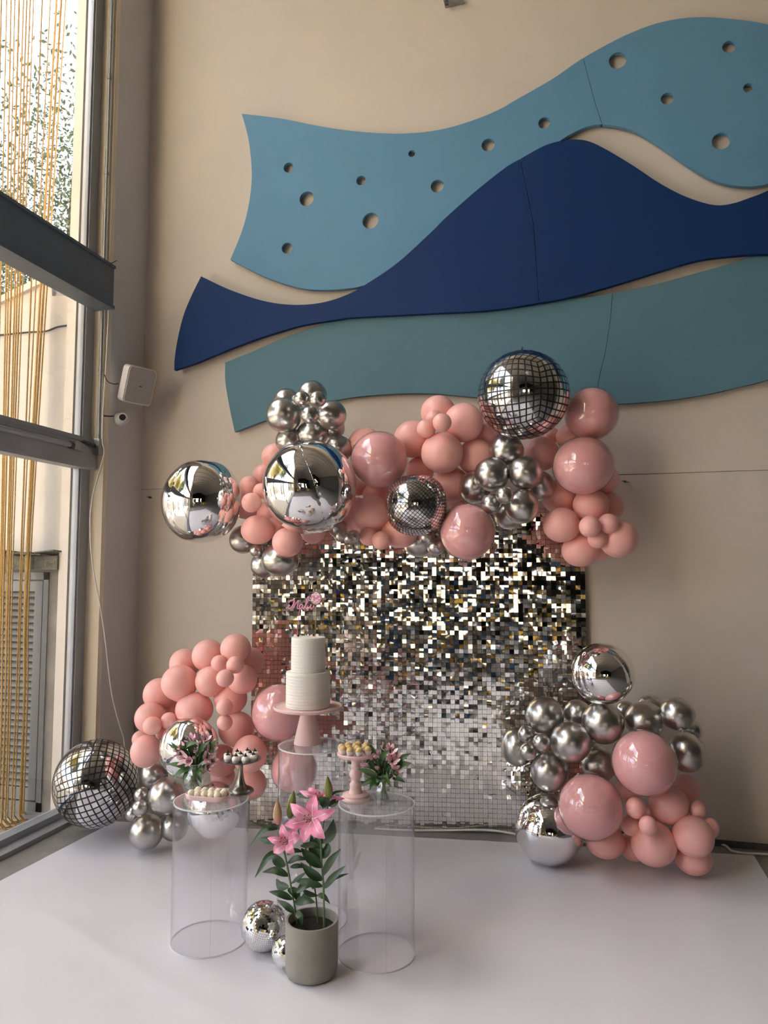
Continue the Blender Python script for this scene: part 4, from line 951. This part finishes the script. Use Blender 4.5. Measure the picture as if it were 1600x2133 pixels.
# topper: lettering and ball on two sticks
YT = ck.y
tp = thing('cake_topper', (cs.x, YT, ck.z + h2), 'pink name topper reading Malu with a pink disco ball, on two sticks in the cake', 'cake topper')
O = Vector(tp.location)
tpx = lambda u, v, dy=0: onY(540 + u * .1125, 1200 + v * .1125, YT + dy) - O
strokes = [[(572,548),(548,540),(535,575),(565,605),(608,565),(640,490),(652,452)], [(540,492),(580,455),(652,452),(648,520),(632,592)], [(636,590),(672,520),(728,452),(716,530),(706,590),(738,604)],
           [(800,532),(766,532),(744,575),(766,602),(795,572),(808,532),(802,585),(826,602)], [(828,595),(888,500),(926,402),(905,388),(876,470),(860,560),(872,602),(900,592)], [(904,542),(888,590),(912,606),(948,562),(964,522),(954,590),(976,606),(1022,552)]]
for nm, mt, rr, dy in (('letter_backing', 'topper_dark', .0036, .0015), ('lettering', 'topper_pink', .0026, -.0012)):
    q = MB()
    for st_ in strokes: q.tube(smooth_path([tpx(u, v, dy) for u, v in st_], 5), rr, 8, flat=.35)
    q.build(nm, M_[mt], tp)
c = tpx(1052, 412, .002); rb = 118 * .1125 / s * 1.0
q = MB()
q.tube([(c.x, c.y + .0012, c.z), (c.x, c.y - .0008, c.z)], rb, 40, 0)
q.build('ball_disc', M_['topper_dark'], tp, smooth=False)
q = MB(); rnd = random.Random(3); nn = 9
for i in range(nn):
    for j in range(nn):
        a0, a1 = [(-1 + 2 * (i + k) / nn) * 1.35 for k in (.06, .94)]; b0, b1 = [(-1 + 2 * (j + k) / nn) * 1.35 for k in (.06, .94)]
        ps = [(sin(a) * cos(b * .9), sin(b)) for a, b in ((a0, b0), (a1, b0), (a1, b1), (a0, b1))]
        if max(x * x + y * y for x, y in ps) > .97: continue
        q.add([(c.x + x * rb, c.y - .0016, c.z + y * rb) for x, y in ps], [(0, 1, 2, 3)], 0 if rnd.random() < .5 + .25 * (j > 5) else 1)
q.build('ball_squares', [M_['petal_pale'], M_['topper_pink']], tp, smooth=False)
q = MB(); q.tube([tpx(752, 600), tpx(704, 1062), tpx(700, 1160)], .0016, 8); q.build('straw', M_['petal_pink'], tp)
q = MB(); q.tube([tpx(1048, 560), tpx(1040, 1062), tpx(1038, 1160)], .0009, 8); q.build('stick', M_['gold_stick'], tp)
for (u, v, r_, mn, dy) in ((665,1105,.0075,'petal_pale',0), (765,1112,.0055,'petal_pale',.004), (722,1100,.0062,'chocolate',.006), (970,1105,.0062,'petal_pale',.004), (1072,1098,.0078,'petal_pale',-.002), (1008,1092,.0062,'chocolate',.006), (630,1090,.0045,'chocolate',.004)):
    c = tpx(u, v, dy); q = MB(); q.tube([(c.x, c.y + .001, c.z), (c.x, c.y - .001, c.z)], r_, 20); q.build('sugar_disc', M_[mn], tp, smooth=False)

# ------------------------------------------------------------------ left pedestal: silver stand with chocolate topped sweets, tray, bouquet
st0 = onZ(501, 1650, PL.z); s = pxm(st0)
t = thing('silver_cake_stand', st0, 'small pewter coloured pedestal dish with flared foot carrying dark topped sweets', 'cake stand')
hs = 62 / s
q = MB(); q.lathe([(.001, 0), (.057, 0), (.060, .004), (.058, .012), (.046, .020), (.030, .026), (.022, .036), (.015, .060), (.0105, .085), (.0095, hs - .006), (.012, hs)], 40); q.build('foot', M_['pewter'], t, angle=50)
q = MB(); q.lathe([(.001, hs), (.04, hs), (.075, hs + .004), (.090, hs + .011), (.092, hs + .013), (.089, hs + .012), (.073, hs + .007), (.001, hs + .005)], 56); q.build('dish', M_['pewter'], t, angle=50)
def little(center, zoff, pts, maker):
    for i, (u, v, lab) in enumerate(pts): maker(Vector((center.x + u, center.y + v, center.z + zoff)), lab)
def mesh_multi(parts):
    return parts
q = MB(); q.lathe([(.001, 0), (.012, 0), (.0165, .016)], 24, wob=lambda a, z: .05 * cos(12 * a)); cup_me = q.mesh('paper_cup', M_['paper_cup'])
q = MB(); q.lathe([(.0165, .014), (.0175, .019), (.0150, .026), (.008, .031), (.001, .033)], 20, wob=lambda a, z: .04 * cos(5 * a + z * 300)); mer_me = q.mesh('cream_swirl', M_['meringue'])
q = MB(); q.lathe([(.0085, .0295), (.0095, .033), (.005, .036), (.0025, .040), (.0004, .046)], 10, wob=lambda a, z: .18 * cos(4 * a)); ch_me = q.mesh('chocolate_tip', M_['chocolate'])
def choc(p, lab):
    o = link('chocolate_sweet', mer_me, None, p); tag(o, lab, 'sweet', 'chocolate topped cream sweets on the silver stand')
    link('paper_cup', cup_me, o); link('chocolate_tip', ch_me, o)
loc = [('front middle', .0, -.052), ('front left', -.044, -.044), ('front right', .043, -.045), ('middle left edge', -.062, -.010), ('centre', .004, -.012), ('middle right edge', .064, -.008), ('inner left', -.030, .022), ('inner right', .036, .018), ('rear middle', .006, .052), ('rear right', .044, .050)]
for nm, u, v in loc: choc(Vector((st0.x + u, st0.y + v, st0.z + hs + .007)), 'chocolate topped cream sweet in paper cup, %s of the silver stand' % nm)
# tray of coconut sweets
tc = onZ(433, 1663, PL.z); 
t = thing('oval_tray', tc, 'oval pale pink tray under coconut sweets at the front of the left pedestal', 'tray')
q = MB()
def oval(r, n=56): return [((.052 * (1 if cos(a) > 0 else -1) + .050 * cos(a)) * r, .046 * sin(a) * r) for a in [2 * pi * i / n for i in range(n)]]
def ring(levels):
    vs = []; n = 56
    for r, z in levels: vs += [(x, y, z) for x, y in oval(r)]
    fs = [(i * n + k, i * n + (k + 1) % n, (i + 1) * n + (k + 1) % n, (i + 1) * n + k) for i in range(len(levels) - 1) for k in range(n)]
    fs.append(tuple(range(n))[::-1]); fs.append(tuple((len(levels) - 1) * n + k for k in range(n)))
    return vs, fs
q.add(*ring([(.95, 0), (.99, .003), (1.02, .020), (1.00, .022), (.965, .020), (.95, .009)])); q.build('dish', M_['pink_stand'], t, angle=40)
q = MB(); q.sphere((0, 0, 0), .0155, 16, 11, fn=lambda v: 1 + .07 * noise.noise(v * 5)); coco = q.mesh('coconut_sweet', M_['coconut'])
ci = 0
for row, (dy, xs_, nm) in enumerate(((-.024, (-.068, -.036, -.004, .028, .058), 'front row'), (.000, (-.052, -.021, .011, .042, .072), 'middle row'), (.024, (-.060, -.027, .005, .037, .066), 'back row'))):
    for k, u in enumerate(xs_):
        o = link('coconut_sweet', coco, None, (tc.x + u, tc.y + dy, tc.z + .0245), (random.random() * 3, random.random() * 3, 0))
        tag(o, 'round coconut coated sweet, %s from the left in the %s of the tray' % (('first', 'second', 'third', 'fourth', 'fifth')[k], nm), 'sweet', 'coconut coated sweets on the oval tray')
# right pedestal: turned stand with caramel sweets
rs = onZ(741, 1664, PRR.z); s = pxm(rs)
t = thing('turned_cake_stand', rs, 'pale pink stand with turned baluster stem carrying yellow sweets', 'cake stand')
H_ = 90 / s
prof = [(.001, 0), (.062, 0), (.064, .006), (.061, .011), (.056, .012), (.056, .019), (.050, .022), (.030, .025), (.0265, .034), (.0245, .046), (.0260, .052), (.0265, .058), (.0220, .064), (.0185, .070), (.0200, .078), (.0250, .087), (.0275, .095), (.0265, .104), (.0215, .113), (.0195, .118), (.0225, .123), (.0230, .128), (.0195, .134), (.0185, .142), (.0215, .152), (.0245, .160), (.0255, .166)]
k = (H_ - .004) / .170
q = MB(); q.lathe([(r_, z * k) for r_, z in prof], 48); q.build('stem', M_['pink_stand'], t, angle=60)
q = MB(); q.lathe([(.001, H_ - .006), (.074, H_ - .006), (.080, H_), (.081, H_ + .008), (.079, H_ + .011), (.074, H_ + .009), (.001, H_ + .008)], 56); q.build('plate', M_['pink_stand'], t, angle=40)
q = MB(); q.sphere((0, 0, .020), .0158, 16, 11, sc=(1, 1, 1.0)); car_me = q.mesh('caramel_sweet', M_['caramel'])
q = MB(); q.lathe([(.001, 0), (.011, 0), (.0168, .018)], 26, wob=lambda a, z: .06 * cos(13 * a)); cup2 = q.mesh('paper_cup', M_['paper_cup'])
for nm, u, v in [('front middle', -.008, -.056), ('front left', -.044, -.042), ('front right', .030, -.050), ('left edge', -.062, -.008), ('centre left', -.026, -.020), ('centre right', .012, -.018), ('right edge', .060, -.022), ('rear left', -.044, .028), ('inner rear', -.008, .020), ('inner right', .040, .012), ('rear middle', -.006, .056), ('rear right', .032, .050)]:
    o = link('caramel_sweet', car_me, None, (rs.x + u, rs.y + v, rs.z + H_ + .009)); tag(o, 'round yellow sweet in a frilled paper cup, %s of the turned pink stand' % nm, 'sweet', 'yellow sweets on the turned pink stand')
    link('paper_cup', cup2, o)

# ------------------------------------------------------------------ leaves and petals
def blade(path, width, cup=.18, n=9, normal=None, tipw=0.0, ruffle=0.0, twist=0.0):
    """leaf or petal along a path: 5 points across, pointed tip, folded along the midrib"""
    P = smooth_path(path, max(3, n // (len(path) - 1))); m = len(P); vs = []; fs = []
    nrm = normal or Vector((0, -1, .35))
    for i, p in enumerate(P):
        t_ = i / (m - 1); tan_ = (P[min(i + 1, m - 1)] - P[max(i - 1, 0)]).normalized()
        sd = tan_.cross(nrm); sd = sd.normalized() if sd.length > 1e-4 else Vector((1, 0, 0)); up = sd.cross(tan_).normalized()
        if twist: R_ = Matrix.Rotation(twist * t_, 3, tan_); sd = R_ @ sd; up = R_ @ up
        w = width * .5 * max(.03, sin(pi * min(1, (t_ * .93 + .04)) ** .8)) if not tipw else width * .5 * max(.05, sin(pi * min(1, t_ * .9 + .1)) ** .6)
        for k in (-1, -.5, 0, .5, 1):
            rf = ruffle * sin(t_ * 19 + k * 4) * abs(k)
            vs.append(p + sd * w * k + up * (w * cup * abs(k) * 1.5 + rf * w))
    for i in range(m - 1):
        for k in range(4): a = i * 5 + k; fs.append((a, a + 1, a + 6, a + 5))
    return vs, fs
def add_blade(parent, name, mt, path, width, O_, **kw):
    q = MB(); q.add(*blade([Vector(p) - O_ for p in path], width, **kw)); return q.build(name, M_[mt], parent, angle=None)

def vase_bouquet(base, label_v, label_b, seed, spec):
    s = pxm(base); O_ = Vector(base)
    v = thing('glass_vase', base, label_v, 'vase')
    R_ = 21.5 / s; Hh = 52 / s; prof = [(.001, .001), (R_ * .55, .001), (R_ * .88, Hh * .12), (R_, Hh * .30), (R_ * .93, Hh * .48), (R_ * .66, Hh * .66), (R_ * .50, Hh * .78), (R_ * .52, Hh * .88), (R_ * .72, Hh)]
    q = MB(); q.lathe(prof, 40); q.lathe([(r_ * .95, z + .001) for r_, z in prof[::-1]], 40); q.build('bowl', M_['vase_glass'], v)
    q = MB(); q.lathe([(R_ * .70, Hh - .001), (R_ * .74, Hh), (R_ * .70, Hh + .001), (R_ * .70, Hh - .001)], 40); q.build('rim', M_['acrylic_edge'], v)
    b = thing('bouquet', base + Vector((0, 0, .004)), label_b, 'flowers', 'pink bouquets in glass vases'); Ob = Vector(b.location)
    rnd = random.Random(seed)
    K = lambda u, v_, dy: onY(base_px[0] + u, base_px[1] + v_, O_.y + dy)
    base_px = proj(base)
    neck = O_ + Vector((0, 0, Hh * .85))
    q = MB()
    for i in range(11):
        a = 2 * pi * i / 11; bt = O_ + Vector((cos(a) * R_ * .45, sin(a) * R_ * .45, .008)); nk = neck + Vector((cos(a + 2.6) * R_ * .3, sin(a + 2.6) * R_ * .3, 0))
        tp_ = neck + Vector((cos(a + 2.6) * .03, sin(a + 2.6) * .03, .05)); q.tube([p - Ob for p in smooth_path([bt, nk, tp_], 3)], .0022, 6)
    q.build('stems', M_['stem_green'], b)['kind'] = 'stuff'
    q = MB()
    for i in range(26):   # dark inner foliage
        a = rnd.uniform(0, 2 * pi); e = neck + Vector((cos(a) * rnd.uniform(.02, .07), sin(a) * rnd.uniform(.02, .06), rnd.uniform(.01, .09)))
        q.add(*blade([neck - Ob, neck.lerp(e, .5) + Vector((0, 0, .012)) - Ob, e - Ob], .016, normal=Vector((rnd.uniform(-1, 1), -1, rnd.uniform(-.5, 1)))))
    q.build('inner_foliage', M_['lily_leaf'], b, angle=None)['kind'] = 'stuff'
    for (u0, v0, u1, v1, w, dy) in spec['leaves']:
        p0, p1 = K(u0, v0, 0), K(u1, v1, dy); pm = p0.lerp(p1, .5) + Vector((0, dy * .2 - .006, .010))
        add_blade(b, 'leaf', 'leaf_green', [p0, pm, p1], w / s, Ob, cup=.22, normal=Vector((rnd.uniform(-.4, .4), -1, rnd.uniform(.0, .9))))
    for (u, v_, r_, dy, bud) in spec['flowers']:
        c = K(u, v_, dy); ax = (c - (neck + Vector((0, .015, .015)))).normalized(); ax = (ax + Vector((0, -.55, 0))).normalized()
        sd = ax.cross(Vector((0, 0, 1))).normalized(); up = sd.cross(ax); rr = r_ / s
        fl = MB(); fl.tube([c - ax * rr * .9 - Ob, c - ax * rr * .4 - Ob], [.0015, rr * .16], 6); flo = fl.build('flower', M_['stem_green'], b)
        n = 6
        for k in range(n):
            a = 2 * pi * k / n + rnd.uniform(-.2, .2); d = sd * cos(a) + up * sin(a); op = .22 if bud else (.95 if k % 2 else .8)
            p0 = c - ax * rr * .5 + d * rr * .06; p1 = c + ax * rr * .05 + d * rr * .55 * (op ** .5); p2 = c + ax * rr * (.55 if not bud else .75) + d * rr * op * 1.05
            add_blade(flo, 'petal', 'alstro_pink' if (k + n) % 3 else 'petal_pale', [p0, p1, p2], rr * (.62 if not bud else .5), Ob, cup=-.2, normal=ax, n=6, tipw=1)
        if not bud:
            q = MB()
            for k in range(5):
                a = 2 * pi * k / 5; d = sd * cos(a) + up * sin(a); q.tube([c - ax * rr * .4 - Ob, c + ax * rr * .2 + d * rr * .12 - Ob, c + ax * rr * .55 + d * rr * .2 - Ob], .0007, 4)
                q.sphere(c + ax * rr * .55 + d * rr * .2 - Ob, .0018, 6, 5)
            q.build('stamens', M_['anther'], flo)

vL = onZ(404, 1644, PL.z); vL = Vector((vL.x, vL.y, PL.z + .001))
specL = dict(leaves=[(-2,-46,-48,-98,11,-.01), (-2,-52,-56,-96,10,.01), (-5,-42,-56,-52,11,-.02), (-4,-44,-44,-22,13,-.03), (-6,-40,-22,-12,11,-.03), (8,-44,16,-12,11,-.035), (14,-50,20,-30,9,-.03), (0,-60,-15,-110,10,0), (-10,-70,-30,-92,10,-.03), (-20,-84,8,-97,11,-.035), (12,-62,18,-112,9,.0), (20,-62,52,-104,12,0), (24,-58,42,-82,10,-.02), (26,-46,44,-58,9,-.01), (10,-70,34,-100,10,-.03), (-2,-50,10,-72,11,-.04), (18,-48,34,-36,9,-.02), (-12,-56,-38,-82,10,-.02)],
    flowers=[(-34,-78,15,-.02,0), (-21,-64,16,-.035,0), (-10,-58,12,-.04,0), (-24,-88,11,-.01,0), (2,-78,9,-.04,1), (0,-66,9,-.045,1), (-6,-104,14,.0,0), (6,-108,10,.02,1), (24,-106,13,.0,0), (34,-98,11,.01,0), (36,-82,13,-.01,0), (28,-66,14,-.02,0), (38,-60,12,-.01,0), (30,-48,11,-.02,0), (14,-98,9,-.01,1)])
vase_bouquet(vL, 'small clear glass vase on the left pedestal, behind the tray', 'bouquet of pink flowers with green leaves in the vase on the left pedestal', 5, specL)
vR = onZ(800, 1668, PRR.z); vR = Vector((vR.x, vR.y, PRR.z + .001))
specR = dict(leaves=[(-6,-46,-54,-66,14,-.02), (-8,-44,-48,-30,13,-.03), (-8,-42,-30,-22,16,-.03), (-4,-44,-16,-38,14,-.03), (8,-44,32,-56,10,-.01), (24,-62,58,-78,13,.0), (22,-72,56,-98,11,.0), (18,-46,44,-38,10,-.02), (-2,-74,2,-124,9,.01), (-14,-76,-28,-118,11,-.01), (-20,-74,-44,-104,10,-.02), (-8,-80,10,-104,12,-.03), (8,-80,24,-118,9,.01), (-2,-62,10,-36,13,-.04), (4,-54,14,-28,10,-.035), (-16,-60,-40,-92,10,-.02), (14,-60,30,-50,10,-.03), (-22,-100,-32,-118,8,-.01)],
    flowers=[(-18,-92,13,-.03,1), (-27,-88,10,-.03,1), (-36,-80,14,-.01,0), (-12,-100,11,-.02,1), (-14,-68,11,-.04,1), (4,-110,13,.01,0), (14,-104,15,-.01,0), (24,-96,14,.0,0), (18,-84,15,-.02,0), (30,-76,13,.0,0), (24,-62,14,-.02,0), (8,-88,10,-.03,1), (32,-86,11,.01,0)])
vase_bouquet(vR, 'small clear glass vase beside the turned pink stand on the right pedestal', 'bouquet of pale pink flowers with dark leaves in the vase on the right pedestal', 9, specR)

# ------------------------------------------------------------------ potted lily
pb = onZ(649, 2026, .006); s = pxm(pb); rP = .104; hP = .205
lp = thing('potted_lily', pb, 'pink lily plant in a grey cement cylinder pot on the white sheet in front', 'potted plant')
OL = Vector(lp.location)
q = MB(); q.lathe([(.001, 0), (rP * .84, 0), (rP * .93, .006), (rP * .985, .022), (rP, .045), (rP, hP - .004), (rP * .985, hP), (rP * .90, hP), (rP * .885, hP - .005), (rP * .88, hP - .04), (rP * .88, hP - .05)], 72); q.build('pot', M_['pot_cement'], lp, angle=50)
q = MB(); q.lathe([(rP * .88, hP - .034), (rP * .5, hP - .030), (.001, hP - .033)], 40, wob=lambda a, z: .0); q.build('soil', M_['soil'], lp)
YP0 = pb.y
L = lambda u, v, dy=0: onY(480 + .2437 * u, 1560 + .2437 * v, YP0 + dy)
zs = OL.z + hP - .04
def stem(pts, r):
    ps = [L(*p) for p in pts]; q = MB(); q.tube([p - OL for p in smooth_path(ps, 5)], r, 8); q.build('stem', M_['stem_green'], lp); return ps
stem([(580,1600,.01),(555,1380,.01),(510,1130,0),(472,930,-.01),(452,835,-.02),(478,800,-.03)], .0042)
stem([(460,880,-.01),(425,730,-.01),(405,645,-.01)], .0028)
stem([(752,1570,.03),(735,1300,.03),(705,1100,.025),(665,930,.02),(630,815,.01),(560,660,.02),(530,590,.02)], .0036)
stem([(802,1570,.0),(797,1200,.0),(778,950,.0),(772,780,-.005),(740,680,-.01),(700,620,-.03)], .0044)
stem([(772,800,.0),(800,620,.02),(838,480,.03),(846,425,.03)], .003)
stem([(800,620,.02),(790,500,.04),(782,430,.05)], .0028)
LV = [((405,680),(290,690),(150,860),46,-.03),((410,880),(320,930),(210,1100),58,-.03),((495,1085),(390,1040),(275,1053),62,-.01),((500,1180),(430,1170),(392,1110),70,.03),((530,1285),(430,1240),(330,1220),56,-.02),((550,1400),(480,1340),(400,1290),55,.01),((560,1405),(600,1430),(612,1510),62,-.03),((548,1320),(640,1290),(725,1312),72,-.02),((492,975),(570,935),(652,948),52,-.01),((482,905),(550,870),(625,880),42,.01),((470,1000),(400,950),(352,885),82,.02),((600,830),(700,820),(795,850),48,.0),((785,1085),(860,960),(945,855),66,-.01),((802,1190),(880,1100),(985,998),62,-.02),((805,1150),(900,1100),(1012,1063),30,.01),((782,1010),(680,930),(605,850),85,-.02),((785,1120),(690,1060),(600,970),74,-.03),((788,1175),(660,1140),(540,1120),64,.0),((565,1225),(650,1160),(745,1160),64,.02),((745,1250),(800,1260),(852,1322),44,.01),((620,1205),(680,1240),(755,1255),46,.02),((780,800),(860,720),(882,600),92,.0),((782,930),(828,870),(828,790),80,.02),((840,480),(800,450),(752,415),84,-.02),((840,485),(890,460),(922,425),60,.02),((848,405),(900,370),(980,358),24,.03),((672,420),(610,395),(560,392),40,.04),((410,790),(320,780),(238,765),58,.03),((765,960),(720,860),(690,740),96,.02),((522,1150),(590,1100),(657,1048),36,.01),((775,890),(745,800),(765,700),70,.03),((512,1010),(580,1000),(660,1010),40,.02),((705,1200),(720,1160),(770,1170),40,.03),((660,1290),(630,1260),(660,1220),40,.03),((490,1200),(560,1230),(575,1310),70,.02)]
for i, (a, m, b, w, dy) in enumerate(LV):
    add_blade(lp, 'leaf', 'lily_leaf', [L(*a, dy * .2), L(*m, dy * .7 - .006), L(*b, dy)], w * .2437 / s * 1.05, OL, cup=.20, normal=Vector((((i * 37) % 10 - 5) * .09, -1, .25 + ((i * 13) % 7) * .08)), n=10)
def lily(center, tips, nm='flower', dyc=-.04, col='petal_pink', stam=True):
    cc = L(*center, dyc); q = MB(); q.tube([cc + Vector((0, .035, -.012)) - OL, cc + Vector((0, .012, -.003)) - OL], [.003, .008], 8); fo = q.build(nm, M_['stem_green'], lp)
    for k, (u, v, w, dy) in enumerate(tips):
        tip = L(u, v, dy); m = cc.lerp(tip, .55) + Vector((0, -.016, .004))
        p = add_blade(fo, 'petal', col, [cc + Vector((0, .008, 0)), m, tip], w * .2437 / s, OL, cup=.16, normal=Vector((0, -1, .15)), n=10, tipw=0, ruffle=.05)
        q = MB(); a = [cc + Vector((0, .006, 0)), m + Vector((0, -.0012, 0)), cc.lerp(tip, .8) + Vector((0, -.004, .001))]
        q.add(*blade([x - OL for x in a], w * .2437 / s * .16, cup=-.3, normal=Vector((0, -1, .15)))); 
        q.build('midrib', M_['petal_pale'], fo, angle=None)
    if stam:
        q = MB(); qa = MB(); rnd = random.Random(int(center[0]))
        for k in range(6):
            a = 2 * pi * k / 6 + .3; e = cc + Vector((cos(a) * .016, -.045, .020 + sin(a) * .014)); m = cc.lerp(e, .5) + Vector((0, 0, -.004))
            q.tube([x - OL for x in smooth_path([cc, m, e], 3)], .0008, 5)
            qa.tube([e + Vector((-.003, 0, -.004)) - OL, e - OL, e + Vector((.003, 0, .004)) - OL], [.0008, .0018, .0008], 6)
        q.tube([cc - OL, cc + Vector((.0, -.055, .018)) - OL], .0015, 6); q.build('filaments', M_['bud_green'], fo); qa.build('anthers', M_['anther'], fo)
lily((495, 795), [(318,760,62,-.045),(368,888,88,-.06),(545,897,80,-.06),(608,738,78,-.05),(585,650,70,-.01),(440,638,80,-.01)])
lily((695, 605), [(463,652,92,-.06),(513,468,100,-.03),(728,393,112,-.01),(898,520,92,-.05),(806,766,118,-.08),(622,800,104,-.08)])
lily((785, 420), [(590,358,56,.03),(668,335,80,.05),(885,322,60,.06),(978,425,58,.03),(838,470,70,.0),(700,455,80,.0)], dyc=.03)
def bud(a, b, w, mt, dy):
    p0, p1 = L(*a, dy), L(*b, dy - .01); ax = p1 - p0; q = MB(); n = 12; rr = w * .2437 / s / 2
    q.tube([p0 + ax * (i / n) - OL for i in range(n + 1)], [max(.0008, rr * sin(pi * (i / n) ** .75 * .97 + .05) ** .8) for i in range(n + 1)], 12)
    bo = q.build('bud', M_[mt], lp)
    for k in range(3):
        a_ = 2 * pi * k / 3 - .9; u_ = ax.cross(Vector((0, 1, 0))).normalized(); w_ = ax.cross(u_).normalized(); d = u_ * cos(a_) + w_ * sin(a_)
        q = MB(); q.tube([p0 + ax * (i / n) + d * rr * .98 * sin(pi * (i / n) ** .75 * .97 + .05) ** .8 - OL for i in range(n + 1)], .0011, 5); q.build('ridge', M_['stem_green' if mt == 'bud_green' else 'bud_pink'], bo)
bud((405, 648), (402, 437), 80, 'bud_pink', -.01); bud((845, 430), (830, 235), 72, 'bud_green', .0); bud((505, 595), (541, 360), 84, 'bud_green', .03)

# ------------------------------------------------------------------ small mirror balls beside the pot
def mirror_ball(px, py, rpx, rows, label):
    z = .1
    for _ in range(6): p = onZ(px, py, z); r = rpx * depth(p) / F; z = r + .005
    t = thing('mirror_ball', p, label, 'mirror ball', 'small mirror balls by the pot')
    MB().sphere((0, 0, 0), r * .985, 32, 20).build('core', M_['galvanised'], t)
    q = MB(); rnd = random.Random(rows); tile = pi / rows
    T0 = Euler((.25, .35, 0)).to_matrix()
    for j in range(rows):
        la = -pi / 2 + (j + .5) * tile; n = max(3, int(round(2 * pi * cos(la) / tile)))
        for i in range(n):
            lo = 2 * pi * i / n + j * .13; w = .92 * pi / n * cos(la); h = tile * .46
            c = Vector((cos(la) * cos(lo), cos(la) * sin(lo), sin(la))); e = Vector((-sin(lo), cos(lo), 0)); u = c.cross(e)
            tx, ty = rnd.gauss(0, .035), rnd.gauss(0, .035)
            vs = [T0 @ ((c + e * a * w + u * b * h + c * (a * w * tx * 1.0 + b * h * ty)) * r) for a, b in ((-1, -1), (1, -1), (1, 1), (-1, 1))]
            q.add(vs, [(0, 1, 2, 3)])
    q.build('mirror_tiles', M_['mirror_tile'], t, smooth=False)['kind'] = 'stuff'
mirror_ball(550, 1928, 47.5, 34, 'larger silver mirror tile ball on the sheet, left of the cement pot')
mirror_ball(597, 1982, 31, 26, 'smaller silver mirror tile ball tucked against the left of the cement pot')

# ------------------------------------------------------------------ the hall behind the camera, with pieces added for the mirrors
ch = MB()
def hall_chair(parent, col):
    q = MB(); q.box(-.2, .2, -.2, .2, .43, .46); q.build('seat', M_[col], parent, smooth=False)
    q = MB(); q.box(-.2, .2, .18, .2, .62, .88); q.build('backrest', M_[col], parent, smooth=False)
    for a in (-1, 1):
        for b in (-1, 1):
            q = MB(); q.tube([(a * .18, b * .18, .43 if b < 0 else .85), (a * .19, b * .2, 0)], .014, 6); q.build('leg', M_['old_steel'], parent)
c0 = None; rnd = random.Random(2)
def spot(i): return (-2.3 + (i % 6) * 1.25 + rnd.uniform(-.25, .25), -7.6 - (i // 6) * 1.5 + rnd.uniform(-.2, .2), 0)
hallg = 'yellow dining chairs in the hall behind the camera'
for i in range(24):
    x, y, z = spot(i)
    if c0 is None:
        c0 = thing('dining_chair', (x, y, z), 'yellow wooden dining chair in the hall, seen only mirrored in the sequins', 'chair', hallg); hall_chair(c0, 'yellow_wood')
    else: c = dup(c0, None, (x, y, z), (0, 0, rnd.uniform(-3, 3)))
t = thing('sequin_tint_counter', (.9, -13.6, 0), 'long blue counter with white top, added in the hall to colour the sequin reflections', 'counter')  # unseen piece added to bring blue into the sequins
q = MB(); q.box(-2.0, 2.0, -.3, .3, 0, 1.0); q.build('body', M_['blue_paint'], t, smooth=False)
q = MB(); q.box(-2.05, 2.05, -.35, .35, 1.0, 1.04); q.build('worktop', M_['white_plastic'], t, smooth=False)
t = thing('sequin_tint_board', (-1.0, -16.2, 0), 'white board in a yellow frame, added in the hall to colour the sequin reflections', 'board')  # unseen piece added to bring yellow and white into the sequins
q = MB(); q.box(-.9, .9, -.03, .03, .9, 2.7); q.build('panel', M_['white_plastic'], t, smooth=False)
q = MB(); q.box(-1.0, 1.0, -.035, .04, .8, .9); q.box(-1.0, 1.0, -.035, .04, 2.7, 2.8); q.box(-1.0, -.9, -.035, .04, 0, 2.8); q.box(.9, 1.0, -.035, .04, 0, 2.8); q.build('frame', M_['yellow_wood'], t, smooth=False)
